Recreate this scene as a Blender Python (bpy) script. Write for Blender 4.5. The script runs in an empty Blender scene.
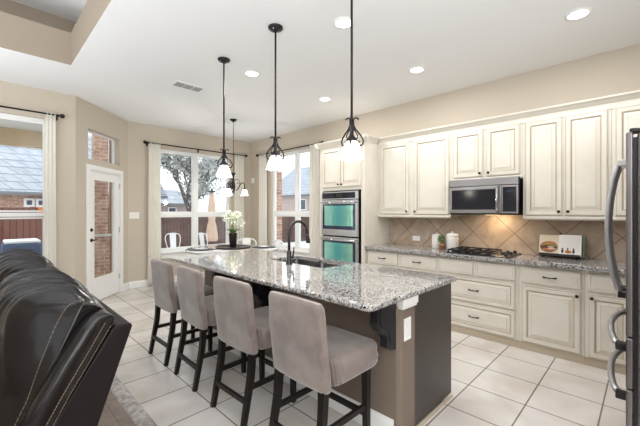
import bpy, bmesh, math, random
from mathutils import Vector, Matrix
random.seed(7)
PI = math.pi
C = bpy.context.scene.collection
SC = bpy.context.scene

# ------------------------------------------------------------------ camera
cam_d = bpy.data.cameras.new('camera')
cam = bpy.data.objects.new('camera', cam_d)
C.objects.link(cam)
SC.camera = cam
F = 334.0
cam_d.sensor_fit = 'HORIZONTAL'
cam_d.sensor_width = 36.0
cam_d.lens = F / 640 * 36
cam_d.shift_y = (211 - 213) / 640.0
cam_d.clip_start = 0.02
cam_d.clip_end = 300
cam.location = (0, 0, 1.42)
cam.rotation_euler = (PI / 2, 0, -math.atan2(0.713, 0.701))

# ------------------------------------------------------------------ world, light, exposure
w = bpy.data.worlds.new('overcast_sky')
SC.world = w
w.use_nodes = True
bg = w.node_tree.nodes['Background']
bg.inputs['Color'].default_value = (0.93, 0.965, 1.0, 1)
bg.inputs['Strength'].default_value = 1.8
SC.view_settings.view_transform = 'Standard'
SC.view_settings.look = 'None'
SC.view_settings.exposure = 0.13
SC.view_settings.gamma = 1.0
SC.view_settings.use_curve_mapping = False

def area(name, loc, rot, sx, sy, power, col=(1, 1, 1)):
    l = bpy.data.lights.new(name, 'AREA')
    l.shape = 'RECTANGLE'
    l.size, l.size_y = sx, sy
    l.energy = power
    l.color = col
    o = bpy.data.objects.new(name, l)
    C.objects.link(o)
    o.location = loc
    o.rotation_euler = rot
    return o
# added area lamp standing in for daylight at an unseen living room window
area('added_daylight_fill', (-2.1, -3.42, 1.45), (math.radians(90), 0, 0), 2.6, 1.9, 60, (1, 0.99, 0.97))
area('added_ceiling_fill', (-1.7, 3.4, 1.35), (PI, 0, 0), 2.0, 2.6, 105, (0.93, 0.97, 1))  # second added fill, aimed up at the living room ceiling
# added upward fill behind the camera, brightens the ceiling like a bounced flash
area('added_ceiling_fill', (-0.9, -1.2, 1.5), (PI, 0, 0), 3.0, 2.4, 330, (0.93, 0.97, 1))

# ------------------------------------------------------------------ materials
def lin(r, g, b):
    def f(c):
        c /= 255.0
        return c / 12.92 if c <= 0.04045 else ((c + 0.055) / 1.055) ** 2.4
    return (f(r), f(g), f(b), 1)

def mat(name, col, rough=0.5, metal=0.0, bump=None, noise=None, spec=0.5, sheen=0.0, coat=0.0):
    m = bpy.data.materials.new(name)
    m.use_nodes = True
    n = m.node_tree.nodes
    b = n['Principled BSDF']
    b.inputs['Base Color'].default_value = col
    b.inputs['Roughness'].default_value = rough
    b.inputs['Metallic'].default_value = metal
    b.inputs['Specular IOR Level'].default_value = spec
    b.inputs['Sheen Weight'].default_value = sheen
    b.inputs['Coat Weight'].default_value = coat
    L = m.node_tree.links
    if bump or noise:
        tc = n.new('ShaderNodeTexCoord')
    if bump:
        t = n.new('ShaderNodeTexNoise')
        t.inputs['Scale'].default_value = bump[0]
        t.inputs['Detail'].default_value = 4
        L.new(tc.outputs['Object'], t.inputs['Vector'])
        bp = n.new('ShaderNodeBump')
        bp.inputs['Strength'].default_value = bump[1]
        bp.inputs['Distance'].default_value = 0.01
        L.new(t.outputs['Fac'], bp.inputs['Height'])
        L.new(bp.outputs['Normal'], b.inputs['Normal'])
    if noise:
        t = n.new('ShaderNodeTexNoise')
        t.inputs['Scale'].default_value = noise[0]
        t.inputs['Detail'].default_value = 5
        L.new(tc.outputs['Object'], t.inputs['Vector'])
        r = n.new('ShaderNodeValToRGB')
        r.color_ramp.elements[0].position = 0.35
        r.color_ramp.elements[1].position = 0.65
        r.color_ramp.elements[0].color = noise[1]
        r.color_ramp.elements[1].color = col
        L.new(t.outputs['Fac'], r.inputs['Fac'])
        L.new(r.outputs['Color'], b.inputs['Base Color'])
    return m

def emis(name, col, s, base=None):
    m = mat(name, base or col, 0.4)
    b = m.node_tree.nodes['Principled BSDF']
    b.inputs['Emission Color'].default_value = col
    b.inputs['Emission Strength'].default_value = s
    return m

def brick_mat(name, c1, c2, grout, bw, bh, mortar, rough=0.5, rot=(0, 0, 0), offs=0.0, loc=(0, 0, 0), axis='XY', vary=None, bump=0.3, spec=0.5, smooth=0.1):
    m = mat(name, c1, rough, spec=spec)
    n = m.node_tree.nodes
    L = m.node_tree.links
    b = n['Principled BSDF']
    g = n.new('ShaderNodeNewGeometry')
    sep = n.new('ShaderNodeSeparateXYZ')
    L.new(g.outputs['Position'], sep.inputs[0])
    cmb = n.new('ShaderNodeCombineXYZ')
    if axis == 'XYZ':
        ad = n.new('ShaderNodeMath')
        L.new(sep.outputs['X'], ad.inputs[0])
        L.new(sep.outputs['Y'], ad.inputs[1])
        L.new(ad.outputs[0], cmb.inputs[0])
        L.new(sep.outputs['Z'], cmb.inputs[1])
    else:
        L.new(sep.outputs[axis[0]], cmb.inputs[0])
        L.new(sep.outputs[axis[1]], cmb.inputs[1])
    mp = n.new('ShaderNodeMapping')
    mp.vector_type = 'TEXTURE'
    mp.inputs['Location'].default_value = loc
    mp.inputs['Rotation'].default_value = rot
    L.new(cmb.outputs[0], mp.inputs['Vector'])
    t = n.new('ShaderNodeTexBrick')
    t.offset = offs
    t.squash = 1.0
    t.inputs['Color1'].default_value = c1
    t.inputs['Color2'].default_value = c2
    t.inputs['Mortar'].default_value = grout
    t.inputs['Scale'].default_value = 1.0
    t.inputs['Brick Width'].default_value = bw
    t.inputs['Row Height'].default_value = bh
    t.inputs['Mortar Size'].default_value = mortar
    t.inputs['Mortar Smooth'].default_value = smooth
    t.inputs['Bias'].default_value = 0.0
    L.new(mp.outputs[0], t.inputs['Vector'])
    out = t.outputs['Color']
    if vary:
        nz = n.new('ShaderNodeTexNoise')
        nz.inputs['Scale'].default_value = vary[0]
        nz.inputs['Detail'].default_value = 6
        nz.inputs['Distortion'].default_value = 0.6
        L.new(g.outputs['Position'], nz.inputs['Vector'])
        r = n.new('ShaderNodeValToRGB')
        r.color_ramp.elements[0].position = 0.3
        r.color_ramp.elements[1].position = 0.7
        r.color_ramp.elements[0].color = vary[1]
        r.color_ramp.elements[1].color = (1, 1, 1, 1)
        L.new(nz.outputs['Fac'], r.inputs['Fac'])
        mx = n.new('ShaderNodeMixRGB')
        mx.blend_type = 'MULTIPLY'
        mx.inputs['Fac'].default_value = 1
        L.new(out, mx.inputs['Color1'])
        L.new(r.outputs['Color'], mx.inputs['Color2'])
        out = mx.outputs['Color']
    L.new(out, b.inputs['Base Color'])
    bp = n.new('ShaderNodeBump')
    bp.invert = True
    bp.inputs['Strength'].default_value = bump
    bp.inputs['Distance'].default_value = 0.004
    L.new(t.outputs['Fac'], bp.inputs['Height'])
    L.new(bp.outputs['Normal'], b.inputs['Normal'])
    return m

def granite_mat():
    m = mat('granite', (1, 1, 1, 1), 0.06, spec=0.6, coat=0.35)
    n = m.node_tree.nodes
    L = m.node_tree.links
    b = n['Principled BSDF']
    g = n.new('ShaderNodeNewGeometry')
    v = n.new('ShaderNodeTexVoronoi')
    v.inputs['Scale'].default_value = 125
    v.inputs['Randomness'].default_value = 1
    L.new(g.outputs['Position'], v.inputs['Vector'])
    sp = n.new('ShaderNodeSeparateXYZ')
    L.new(v.outputs['Color'], sp.inputs[0])
    big = n.new('ShaderNodeTexNoise')
    big.inputs['Scale'].default_value = 9
    big.inputs['Detail'].default_value = 5
    L.new(g.outputs['Position'], big.inputs['Vector'])
    sb = n.new('ShaderNodeMath'); sb.operation = 'MULTIPLY_ADD'
    sb.inputs[1].default_value = 0.5
    sb.inputs[2].default_value = -0.24
    L.new(big.outputs['Fac'], sb.inputs[0])
    ad = n.new('ShaderNodeMath')
    L.new(sp.outputs[0], ad.inputs[0])
    L.new(sb.outputs[0], ad.inputs[1])
    r = n.new('ShaderNodeValToRGB')
    r.color_ramp.interpolation = 'CONSTANT'
    e = r.color_ramp.elements
    e[0].position = 0.0; e[0].color = lin(38, 38, 42)
    e[1].position = 0.10; e[1].color = lin(96, 96, 98)
    for p, c in ((0.24, lin(140, 140, 141)), (0.43, lin(174, 173, 172)), (0.64, lin(198, 196, 194)), (0.85, lin(218, 216, 213)), (0.93, lin(160, 138, 120))):
        x = e.new(p); x.color = c
    L.new(ad.outputs[0], r.inputs['Fac'])
    fine = n.new('ShaderNodeTexNoise')
    fine.inputs['Scale'].default_value = 160
    fine.inputs['Detail'].default_value = 3
    L.new(g.outputs['Position'], fine.inputs['Vector'])
    r2 = n.new('ShaderNodeValToRGB')
    r2.color_ramp.elements[0].position = 0.36; r2.color_ramp.elements[0].color = (0.25, 0.25, 0.26, 1)
    r2.color_ramp.elements[1].position = 0.46; r2.color_ramp.elements[1].color = (1, 1, 1, 1)
    L.new(fine.outputs['Fac'], r2.inputs['Fac'])
    mx = n.new('ShaderNodeMixRGB'); mx.blend_type = 'MULTIPLY'; mx.inputs['Fac'].default_value = 1
    L.new(r.outputs['Color'], mx.inputs['Color1'])
    L.new(r2.outputs['Color'], mx.inputs['Color2'])
    L.new(mx.outputs['Color'], b.inputs['Base Color'])
    return m

def glass_mat(name='window_glass', tint=(0.97, 0.985, 0.98, 1)):
    m = bpy.data.materials.new(name)
    m.use_nodes = True
    n = m.node_tree.nodes
    L = m.node_tree.links
    n.remove(n['Principled BSDF'])
    tr = n.new('ShaderNodeBsdfTransparent'); tr.inputs['Color'].default_value = tint
    gl = n.new('ShaderNodeBsdfGlossy'); gl.inputs['Roughness'].default_value = 0.0
    lw = n.new('ShaderNodeLayerWeight'); lw.inputs['Blend'].default_value = 0.5
    fr = n.new('ShaderNodeMath'); fr.operation = 'POWER'; fr.inputs[1].default_value = 5.0
    L.new(lw.outputs['Facing'], fr.inputs[0])
    f2 = n.new('ShaderNodeMath'); f2.operation = 'MULTIPLY_ADD'; f2.inputs[1].default_value = 0.6; f2.inputs[2].default_value = 0.025
    L.new(fr.outputs[0], f2.inputs[0]); fr = f2
    mx = n.new('ShaderNodeMixShader')
    L.new(fr.outputs[0], mx.inputs[0])
    L.new(tr.outputs[0], mx.inputs[1])
    L.new(gl.outputs[0], mx.inputs[2])
    L.new(mx.outputs[0], n['Material Output'].inputs['Surface'])
    return m

def curtain_mat():
    m = mat('curtain_linen', lin(248, 246, 240), 0.9, bump=(300, 0.15))
    n = m.node_tree.nodes
    L = m.node_tree.links
    b = n['Principled BSDF']
    t = n.new('ShaderNodeBsdfTranslucent'); t.inputs['Color'].default_value = lin(248, 245, 238)
    mx = n.new('ShaderNodeMixShader'); mx.inputs[0].default_value = 0.4
    L.new(b.outputs[0], mx.inputs[1])
    L.new(t.outputs[0], mx.inputs[2])
    L.new(mx.outputs[0], n['Material Output'].inputs['Surface'])
    return m

def oven_glass_mat():
    m = mat('coated_oven_glass', lin(70, 160, 155), 0.05, spec=0.8)
    n = m.node_tree.nodes
    L = m.node_tree.links
    b = n['Principled BSDF']
    b.inputs['Metallic'].default_value = 0.55
    tc = n.new('ShaderNodeTexCoord')
    wv = n.new('ShaderNodeTexWave')  # broad bands paint a soft reflection into the teal coating tint
    wv.bands_direction = 'Y'
    wv.inputs['Scale'].default_value = 0.55
    wv.inputs['Distortion'].default_value = 0.6
    L.new(tc.outputs['Object'], wv.inputs['Vector'])
    r = n.new('ShaderNodeValToRGB')
    r.color_ramp.elements[0].color = lin(100, 185, 190)
    r.color_ramp.elements[1].color = lin(160, 218, 198)
    L.new(wv.outputs['Fac'], r.inputs['Fac'])
    L.new(r.outputs['Color'], b.inputs['Base Color'])
    return m

M = {}
M['wall'] = mat('wall_paint', lin(197, 187, 172), 0.85, bump=(180, 0.12))
M['tray'] = mat('tray_paint', lin(158, 145, 130), 0.85, bump=(180, 0.12))
M['ceil'] = mat('ceiling_paint', lin(238, 239, 240), 0.9, bump=(120, 0.25))
M['white'] = mat('white_trim_paint', lin(238, 238, 236), 0.4)
M['vinyl'] = mat('white_vinyl', lin(236, 238, 238), 0.35)
M['cab'] = mat('cream_cabinet_paint', lin(226, 221, 210), 0.38, noise=(6, lin(221, 215, 203)))
M['glaze'] = mat('brown_antique_glaze', lin(182, 169, 148), 0.5)
M['toe'] = mat('plinth_glaze', lin(190, 176, 154), 0.5)
M['bronze'] = mat('oil_rubbed_bronze', lin(44, 38, 36), 0.38, 0.7)
M['iron'] = mat('black_wrought_iron', lin(34, 33, 36), 0.45, 0.4)
M['steel'] = mat('stainless_steel', lin(208, 208, 210), 0.26, 1.0, bump=(40, 0.02))
M['msteel'] = mat('brushed_microwave_steel', lin(160, 160, 164), 0.3, 1.0, bump=(40, 0.02))
M['handle'] = mat('brushed_handle_steel', lin(184, 184, 188), 0.38, 0.9)
M['dsteel'] = mat('dark_stainless_steel', lin(128, 124, 126), 0.34, 1.0)
M['fridge_side'] = mat('fridge_side_paint', lin(96, 88, 92), 0.35, 0.6)
M['chrome'] = mat('polished_steel', lin(205, 206, 208), 0.12, 1.0)
M['black'] = mat('black_plastic', lin(20, 20, 22), 0.35)
M['blackglass'] = mat('black_glass', lin(26, 28, 36), 0.12, spec=0.35)
M['blueglass'] = mat('blue_black_glass', lin(28, 44, 72), 0.06, spec=0.8)
M['ovenglass'] = oven_glass_mat()
M['granite'] = granite_mat()
M['glass'] = glass_mat()
M['curtain'] = curtain_mat()
M['velvet'] = mat('taupe_velvet', lin(142, 129, 122), 0.8, noise=(7, lin(118, 105, 99)), sheen=0.5, bump=(60, 0.12))
M['espresso'] = mat('espresso_wood', lin(26, 20, 19), 0.42, spec=0.3)
M['corbel'] = mat('black_painted_wood', lin(26, 26, 30), 0.35)
M['slat'] = mat('grey_louver', lin(176, 178, 180), 0.5)
M['leather'] = mat('dark_brown_leather', lin(15, 11, 12), 0.2, bump=(14, 0.15), spec=0.42)
M['shell'] = mat('matte_back_leather', lin(24, 18, 19), 0.5, spec=0.25, bump=(260, 0.1))
M['thread'] = mat('tan_thread', lin(150, 130, 112), 0.8)
M['islandwall'] = mat('taupe_island_paint', lin(122, 108, 96), 0.6, bump=(180, 0.12))
M['islandpanel'] = mat('charcoal_brown_panel', lin(60, 54, 51), 0.32, noise=(4, lin(54, 48, 46)))
M['sink'] = mat('sink_steel', lin(96, 95, 96), 0.32, 1.0)
M['faucet'] = mat('dark_bronze_faucet', lin(74, 70, 70), 0.3, 0.9)
M['shade'] = emis('lit_alabaster_glass', (1, 0.95, 0.88, 1), 1.1, lin(245, 240, 232))
M['lamp'] = emis('lit_lamp', (1, 0.97, 0.93, 1), 6.0)
M['amber'] = emis('warm_lamp', (1, 0.75, 0.45, 1), 4.0)
M['plate'] = mat('white_plastic', lin(240, 240, 238), 0.35)
M['ceramic'] = mat('white_ceramic', lin(238, 234, 230), 0.2)
M['terracotta'] = mat('terracotta', lin(170, 120, 92), 0.8)
M['leaf'] = mat('green_leaf', lin(70, 112, 60), 0.45, noise=(20, lin(120, 150, 84)))
M['petal'] = mat('white_petal', lin(230, 233, 222), 0.6, noise=(18, lin(206, 214, 190)))
M['pot'] = mat('black_brown_pot', lin(38, 28, 28), 0.3)
M['stem'] = mat('green_stem', lin(120, 140, 90), 0.6)
M['table'] = mat('table_wood_painted_sheen', lin(186, 181, 178), 0.12, coat=0.6)  # pale base colour paints the window's reflection onto dark wood
M['tray'] = M['tray']
M['traywood'] = mat('dark_tray_wood', lin(52, 42, 40), 0.3)
M['whitemetal'] = mat('white_painted_metal', lin(238, 240, 242), 0.35)
M['mat'] = mat('charcoal_placemat', lin(50, 50, 56), 0.5, bump=(200, 0.3))
M['tile'] = brick_mat('floor_tile', lin(224, 220, 216), lin(217, 212, 207), lin(128, 119, 112), 0.4015, 0.4045, 0.005, 0.26, loc=(1.19 - 0.4015 * 10, 0.238 - 0.4045 * 20, 0), vary=(2.2, lin(228, 222, 216)), bump=0.25)
M['wood'] = brick_mat('grey_brown_floorboards', lin(148, 134, 124), lin(130, 116, 106), lin(92, 80, 74), 1.3, 0.13, 0.002, 0.35, rot=(0, 0, PI / 2), offs=0.37, vary=(12, lin(205, 200, 196)), bump=0.2)
M['strip'] = mat('transition_strip', lin(150, 142, 138), 0.25, noise=(30, lin(196, 190, 186)))
M['splash'] = brick_mat('backsplash_tile', lin(196, 180, 164), lin(188, 171, 154), lin(134, 114, 98), 0.339, 0.339, 0.0045, 0.4, rot=(0, 0, PI / 4), axis='YZ', loc=(1.623, 1.150, 0), vary=(7, lin(222, 214, 206)), bump=0.3)
M['brick'] = brick_mat('house_brick', lin(184, 138, 120), lin(206, 168, 148), lin(220, 210, 200), 0.21, 0.075, 0.006, 0.9, offs=0.5, axis='XYZ', vary=(9, lin(200, 190, 184)))
M['brickfar'] = brick_mat('far_house_brick', lin(184, 166, 160), lin(166, 148, 142), lin(196, 186, 182), 0.22, 0.08, 0.008, 0.9, offs=0.5, axis='XYZ')
M['fence'] = brick_mat('fence_boards', lin(112, 90, 84), lin(98, 78, 74), lin(62, 48, 46), 0.14, 9.0, 0.008, 0.85, axis='XYZ', loc=(0, -4, 0), vary=(3, lin(215, 205, 200)))
M['fencered'] = brick_mat('red_fence_boards', lin(126, 84, 74), lin(106, 68, 60), lin(60, 38, 34), 0.14, 9.0, 0.008, 0.85, axis='XYZ', loc=(0, -4, 0))
M['fencecap'] = mat('tan_fence_rail', lin(186, 150, 122), 0.8)
M['snow'] = mat('snow', lin(240, 242, 246), 0.8, bump=(4, 0.5))
M['snowroof'] = brick_mat('snowy_shingles', lin(190, 195, 204), lin(178, 184, 194), lin(134, 140, 152), 0.5, 0.32, 0.03, 0.85, offs=0.5, axis='XYZ', vary=(3, lin(225, 228, 232)), smooth=0.8)
M['concrete'] = mat('patio_concrete', lin(196, 194, 190), 0.85, noise=(2, lin(214, 214, 214)))
M['bark'] = mat('bark', lin(104, 97, 95), 0.95)
M['foliage'] = mat('grey_green_leaves', lin(146, 150, 142), 0.8, noise=(1.5, lin(222, 225, 227)))
M['tan'] = mat('tan_porch_paint', lin(206, 184, 152), 0.8)
M['porchceil'] = mat('porch_soffit', lin(226, 224, 220), 0.8)
M['umb'] = mat('peach_canvas', lin(214, 186, 166), 0.9)
M['blue'] = mat('blue_grey_cover', lin(78, 96, 128), 0.8, bump=(20, 0.4))
M['orange'] = mat('orange_plastic', lin(222, 120, 50), 0.6)
M['darkwin'] = mat('dark_house_window', lin(74, 84, 98), 0.1)
M['eave'] = mat('grey_eave', lin(120, 120, 128), 0.7)
M['page'] = mat('book_page', lin(240, 236, 232), 0.6)
M['pinkpage'] = mat('pink_page_edge', lin(226, 204, 204), 0.7)
M['cover'] = mat('green_book_cover', lin(120, 150, 118), 0.6)
M['bun'] = mat('picture_bun_brown', lin(186, 120, 66), 0.6)
M['salad'] = mat('picture_green', lin(122, 134, 70), 0.6)
M['meat'] = mat('picture_dark_red', lin(104, 46, 40), 0.6)
M['pagebeige'] = mat('picture_beige', lin(226, 212, 190), 0.6)
M['plum'] = mat('picture_plum', lin(120, 84, 84), 0.6)
M['fig'] = mat('picture_dark_grey', lin(70, 64, 70), 0.6)
M['cord'] = mat('clear_cord', lin(190, 190, 190), 0.4)

# ------------------------------------------------------------------ mesh builder
class MB:
    def __init__(s):
        s.bm = bmesh.new()

    def face(s, pts, mi=0):
        f = s.bm.faces.new([s.bm.verts.new(p) for p in pts])
        f.material_index = mi
        return f

    def merge(s, b2, mi=None):
        mp = {}
        for v in b2.verts:
            mp[v] = s.bm.verts.new(v.co)
        for f in b2.faces:
            g = s.bm.faces.new([mp[v] for v in f.verts])
            g.material_index = f.material_index if mi is None else mi
            g.smooth = f.smooth
        b2.free()

    def box(s, x0, x1, y0, y1, z0, z1, bev=0.0, mi=0, seg=2, mx=None):
        b = bmesh.new()
        bmesh.ops.create_cube(b, size=1)
        for v in b.verts:
            v.co = Vector(((x0 + x1) / 2 + v.co.x * (x1 - x0), (y0 + y1) / 2 + v.co.y * (y1 - y0), (z0 + z1) / 2 + v.co.z * (z1 - z0)))
        if bev:
            bmesh.ops.bevel(b, geom=list(b.edges), offset=bev, segments=seg, profile=0.5, affect='EDGES')
        if mx is not None:
            b.transform(mx)
        s.merge(b, mi)
        return s

    def tube(s, path, r, n=8, mi=0, cap=True, sq=None):
        path = [Vector(p) for p in path]
        k = len(path)
        rs = r if isinstance(r, (list, tuple)) else [r] * k
        rings = []
        prev = None
        for i, p in enumerate(path):
            t = (path[min(i + 1, k - 1)] - path[max(i - 1, 0)]).normalized()
            if prev is None:
                a = Vector((0, 0, 1)) if abs(t.z) < 0.9 else Vector((1, 0, 0))
                u = t.cross(a).normalized()
            else:
                u = (prev - t * prev.dot(t)).normalized()
            prev = u
            v = t.cross(u)
            ring = []
            for j in range(n):
                a = 2 * PI * j / n + (PI / 4 if n == 4 else 0)
                ring.append(s.bm.verts.new(p + (u * math.cos(a) + v * math.sin(a)) * rs[i]))
            rings.append(ring)
        for i in range(k - 1):
            for j in range(n):
                f = s.bm.faces.new((rings[i][j], rings[i][(j + 1) % n], rings[i + 1][(j + 1) % n], rings[i + 1][j]))
                f.material_index = mi
                f.smooth = n > 4
        if cap:
            for ring, fl in ((rings[0], True), (rings[-1], False)):
                f = s.bm.faces.new(ring[::-1] if fl else ring)
                f.material_index = mi
        return s

    def lathe(s, prof, c=(0, 0, 0), n=24, mi=0, mx=None, flute=None):
        b = bmesh.new()
        rings = []
        for (r, z) in prof:
            if r <= 1e-6:
                rings.append([b.verts.new((0, 0, z))])
            else:
                ring = []
                for j in range(n):
                    a = 2 * PI * j / n
                    rr, zz = r, z
                    if flute:
                        rr, zz = flute(r, z, a)
                    ring.append(b.verts.new((rr * math.cos(a), rr * math.sin(a), zz)))
                rings.append(ring)
        for i in range(len(rings) - 1):
            A, B = rings[i], rings[i + 1]
            if len(A) == 1 and len(B) == 1:
                continue
            for j in range(n):
                k = (j + 1) % n
                if len(A) == 1:
                    f = b.faces.new((A[0], B[k], B[j]))
                elif len(B) == 1:
                    f = b.faces.new((A[j], A[k], B[0]))
                else:
                    f = b.faces.new((A[j], A[k], B[k], B[j]))
                f.smooth = True
        bmesh.ops.recalc_face_normals(b, faces=list(b.faces))
        b.transform(Matrix.Translation(Vector(c)) @ (mx or Matrix.Identity(4)))
        s.merge(b, mi)
        return s

    def prism(s, poly, fn, d0, d1, mi=0, bev=0.0):
        """poly of 2-D points; fn(a, b, d) -> 3-D point; extruded d0..d1"""
        b = bmesh.new()
        A = [b.verts.new(fn(p[0], p[1], d0)) for p in poly]
        B = [b.verts.new(fn(p[0], p[1], d1)) for p in poly]
        n = len(poly)
        b.faces.new(A)
        b.faces.new(B[::-1])
        for i in range(n):
            b.faces.new((A[i], B[i], B[(i + 1) % n], A[(i + 1) % n]))
        bmesh.ops.recalc_face_normals(b, faces=list(b.faces))
        if bev:
            bmesh.ops.bevel(b, geom=list(b.edges), offset=bev, segments=2, profile=0.5, affect='EDGES')
        s.merge(b, mi)
        return s

    def rings(s, rings, mi=0, smooth=True, cap=True, closed=False):
        R = [[s.bm.verts.new(p) for p in r] for r in rings]
        n = len(R[0])
        m = len(R)
        for i in range(m if closed else m - 1):
            A, B = R[i], R[(i + 1) % m]
            for j in range(n):
                f = s.bm.faces.new((A[j], A[(j + 1) % n], B[(j + 1) % n], B[j]))
                f.smooth = smooth
                f.material_index = mi
        if cap and not closed:
            for ring in (R[0][::-1], R[-1]):
                f = s.bm.faces.new(ring)
                f.material_index = mi
        return s

    def grid(s, P, mi=0, smooth=True):
        V = [[s.bm.verts.new(p) for p in r] for r in P]
        for i in range(len(V) - 1):
            for j in range(len(V[0]) - 1):
                f = s.bm.faces.new((V[i][j], V[i][j + 1], V[i + 1][j + 1], V[i + 1][j]))
                f.smooth = smooth
                f.material_index = mi
        return s

    def xf(s, mx):
        s.bm.transform(mx)
        return s

def wpos(o):
    p = Vector((0, 0, 0))
    while o:
        p += o.location
        o = o.parent
    return p

def obj(name, mb, mats, parent=None, loc=None, label=None, recalc=True, props=None):
    """link a MB as ONE mesh object; its coordinates are world (or, under a root at the origin, local)"""
    if not isinstance(mats, (list, tuple)):
        mats = [mats]
    if recalc:
        bmesh.ops.recalc_face_normals(mb.bm, faces=list(mb.bm.faces))
    base = Vector(loc) if loc is not None else (wpos(parent) if parent else Vector((0, 0, 0)))
    me = bpy.data.meshes.new(name)
    mb.bm.transform(Matrix.Translation(-base))
    mb.bm.to_mesh(me)
    mb.bm.free()
    for m in mats:
        me.materials.append(m)
    o = bpy.data.objects.new(name, me)
    C.objects.link(o)
    if parent:
        o.parent = parent
        o.location = base - wpos(parent)
    else:
        o.location = base
    if label:
        o['label'] = label
    return o

def thing(name, label, cat, loc=(0, 0, 0), group=None):
    o = bpy.data.objects.new(name, None)
    o.empty_display_size = 0.1
    C.objects.link(o)
    o.location = loc
    o['label'] = label
    o['category'] = cat
    if group:
        o['group'] = group
    return o

def tag(o, label, cat, group=None, kind=None):
    o['label'] = label
    o['category'] = cat
    if group:
        o['group'] = group
    if kind:
        o['kind'] = kind
    return o

def struct(name, mb, mats, parent=None, label=None):
    o = obj(name, mb, mats, parent)
    if not parent:
        o['kind'] = 'structure'
        if label:
            o['label'] = label
    return o

def sroot(name, loc=(0, 0, 0)):
    o = bpy.data.objects.new(name, None)
    C.objects.link(o)
    o.location = loc
    o['kind'] = 'structure'
    return o

def dup(root, loc, rotz=0.0, label=None):
    def rec(o, par):
        c = o.copy()
        C.objects.link(c)
        if par:
            c.parent = par
        for ch in list(o.children):
            rec(ch, c)
        return c
    r = rec(root, None)
    r.location = loc
    r.rotation_euler = (0, 0, rotz)
    if label:
        r['label'] = label
    return r

# ------------------------------------------------------------------ room shell
ZC = 3.05
XR = 4.5
YB = 6.74
YL = 5.78
DX0, DY0, DX1, DY1 = 0.946, 5.78, 1.88, 6.74
TW = 0.14

def wall_panel(mb, s0, s1, z0, z1, openings, fn, t):
    """wall in (s, z) with rectangular openings; fn(s, z, d) -> point, d = 0 the room face"""
    ss = sorted({s0, s1} | {v for o in openings for v in o[:2]})
    zs = sorted({z0, z1} | {v for o in openings for v in o[2:]})
    def solid(i, j):
        if i < 0 or j < 0 or i >= len(ss) - 1 or j >= len(zs) - 1:
            return False
        cs, cz = (ss[i] + ss[i + 1]) / 2, (zs[j] + zs[j + 1]) / 2
        return not any(o[0] < cs < o[1] and o[2] < cz < o[3] for o in openings)
    for i in range(len(ss) - 1):
        for j in range(len(zs) - 1):
            if not solid(i, j):
                continue
            a, b, c, d = ss[i], ss[i + 1], zs[j], zs[j + 1]
            mb.face([fn(a, c, 0), fn(b, c, 0), fn(b, d, 0), fn(a, d, 0)])
            mb.face([fn(a, c, t), fn(a, d, t), fn(b, d, t), fn(b, c, t)])
            if not solid(i - 1, j): mb.face([fn(a, c, 0), fn(a, d, 0), fn(a, d, t), fn(a, c, t)])
            if not solid(i + 1, j): mb.face([fn(b, c, 0), fn(b, c, t), fn(b, d, t), fn(b, d, 0)])
            if not solid(i, j - 1): mb.face([fn(a, c, 0), fn(a, c, t), fn(b, c, t), fn(b, c, 0)])
            if not solid(i, j + 1): mb.face([fn(a, d, 0), fn(b, d, 0), fn(b, d, t), fn(a, d, t)])
    bmesh.ops.remove_doubles(mb.bm, verts=list(mb.bm.verts), dist=1e-5)

WIN_L = (-1.5, 0.66, 0.75, 2.66)
WIN_B = (2.40, 3.97, 0.62, 2.63)
WIN_R = (4.62, 5.94, 0.62, 2.66)
fnL = lambda s, z, d: (s, YL + d, z)
fnB = lambda s, z, d: (s, YB + d, z)
fnR = lambda s, z, d: (XR + d, s, z)
DL = math.hypot(DX1 - DX0, DY1 - DY0)
du = Vector(((DX1 - DX0) / DL, (DY1 - DY0) / DL, 0))
dn = Vector((-du.y, du.x, 0))
def fnD(s, z, d):
    p = Vector((DX0, DY0, 0)) + du * s + dn * d
    return (p.x, p.y, z)
DOOR = (0.27, 1.10, 0.0, 2.06)
TRANS = (0.265, 1.085, 2.205, 2.66)

b = MB(); wall_panel(b, -4.6, DX0, 0, ZC + 0.9, [WIN_L], fnL, TW); struct('wall_left', b, M['wall'])
b = MB(); wall_panel(b, 0, DL, 0, ZC + 0.1, [DOOR, TRANS], fnD, TW); struct('wall_corner', b, M['wall'])
b = MB(); wall_panel(b, DX1, XR + TW, 0, ZC + 0.1, [WIN_B], fnB, TW); struct('wall_back', b, M['wall'])
b = MB(); wall_panel(b, -3.5, YB, 0, ZC + 0.1, [WIN_R], fnR, TW); struct('wall_right', b, M['wall'])
b = MB(); wall_panel(b, 1.95, XR, 0, ZC + 0.1, [], lambda s, z, d: (s, -0.78 - d, z), TW); struct('wall_near', b, M['wall'])

b = MB(); wall_panel(b, -3.5, YL + TW, 0, ZC + 0.9, [(-2.6, -0.4, 0.5, 2.4)], lambda s, z, d: (-4.6 - d, s, z), TW); struct('wall_far', b, M['wall'])
b = MB(); wall_panel(b, -4.6 - TW, XR + TW, 0, ZC + 0.9, [(-3.4, -0.8, 0.5, 2.4)], lambda s, z, d: (s, -3.5 - d, z), TW); struct('wall_behind', b, M['wall'])
# floor: tile, boards, strip
b = MB()
b.face([(0.77, -3.5, 0), (XR + TW, -3.5, 0), (XR + TW, YB + TW, 0), (DX1 - 0.1, YB + TW, 0), (0.77, YL + 0.05, 0)])
struct('floor', b, M['tile'])
b = MB(); b.face([(-4.6, -3.5, 0), (0.77, -3.5, 0), (0.77, YL + 0.1, 0), (-4.6, YL + 0.1, 0)])
struct('floor', b, M['wood'])
b = MB(); b.prism([(0.725, 0.0), (0.735, 0.010), (0.755, 0.014), (0.79, 0.014), (0.812, 0.008), (0.822, 0.0)], lambda x, z, y: (x, y, z), -3.5, YL)
struct('trim_1', b, M['strip'], label='wood transition strip between the boards and the floor tiles')

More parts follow.
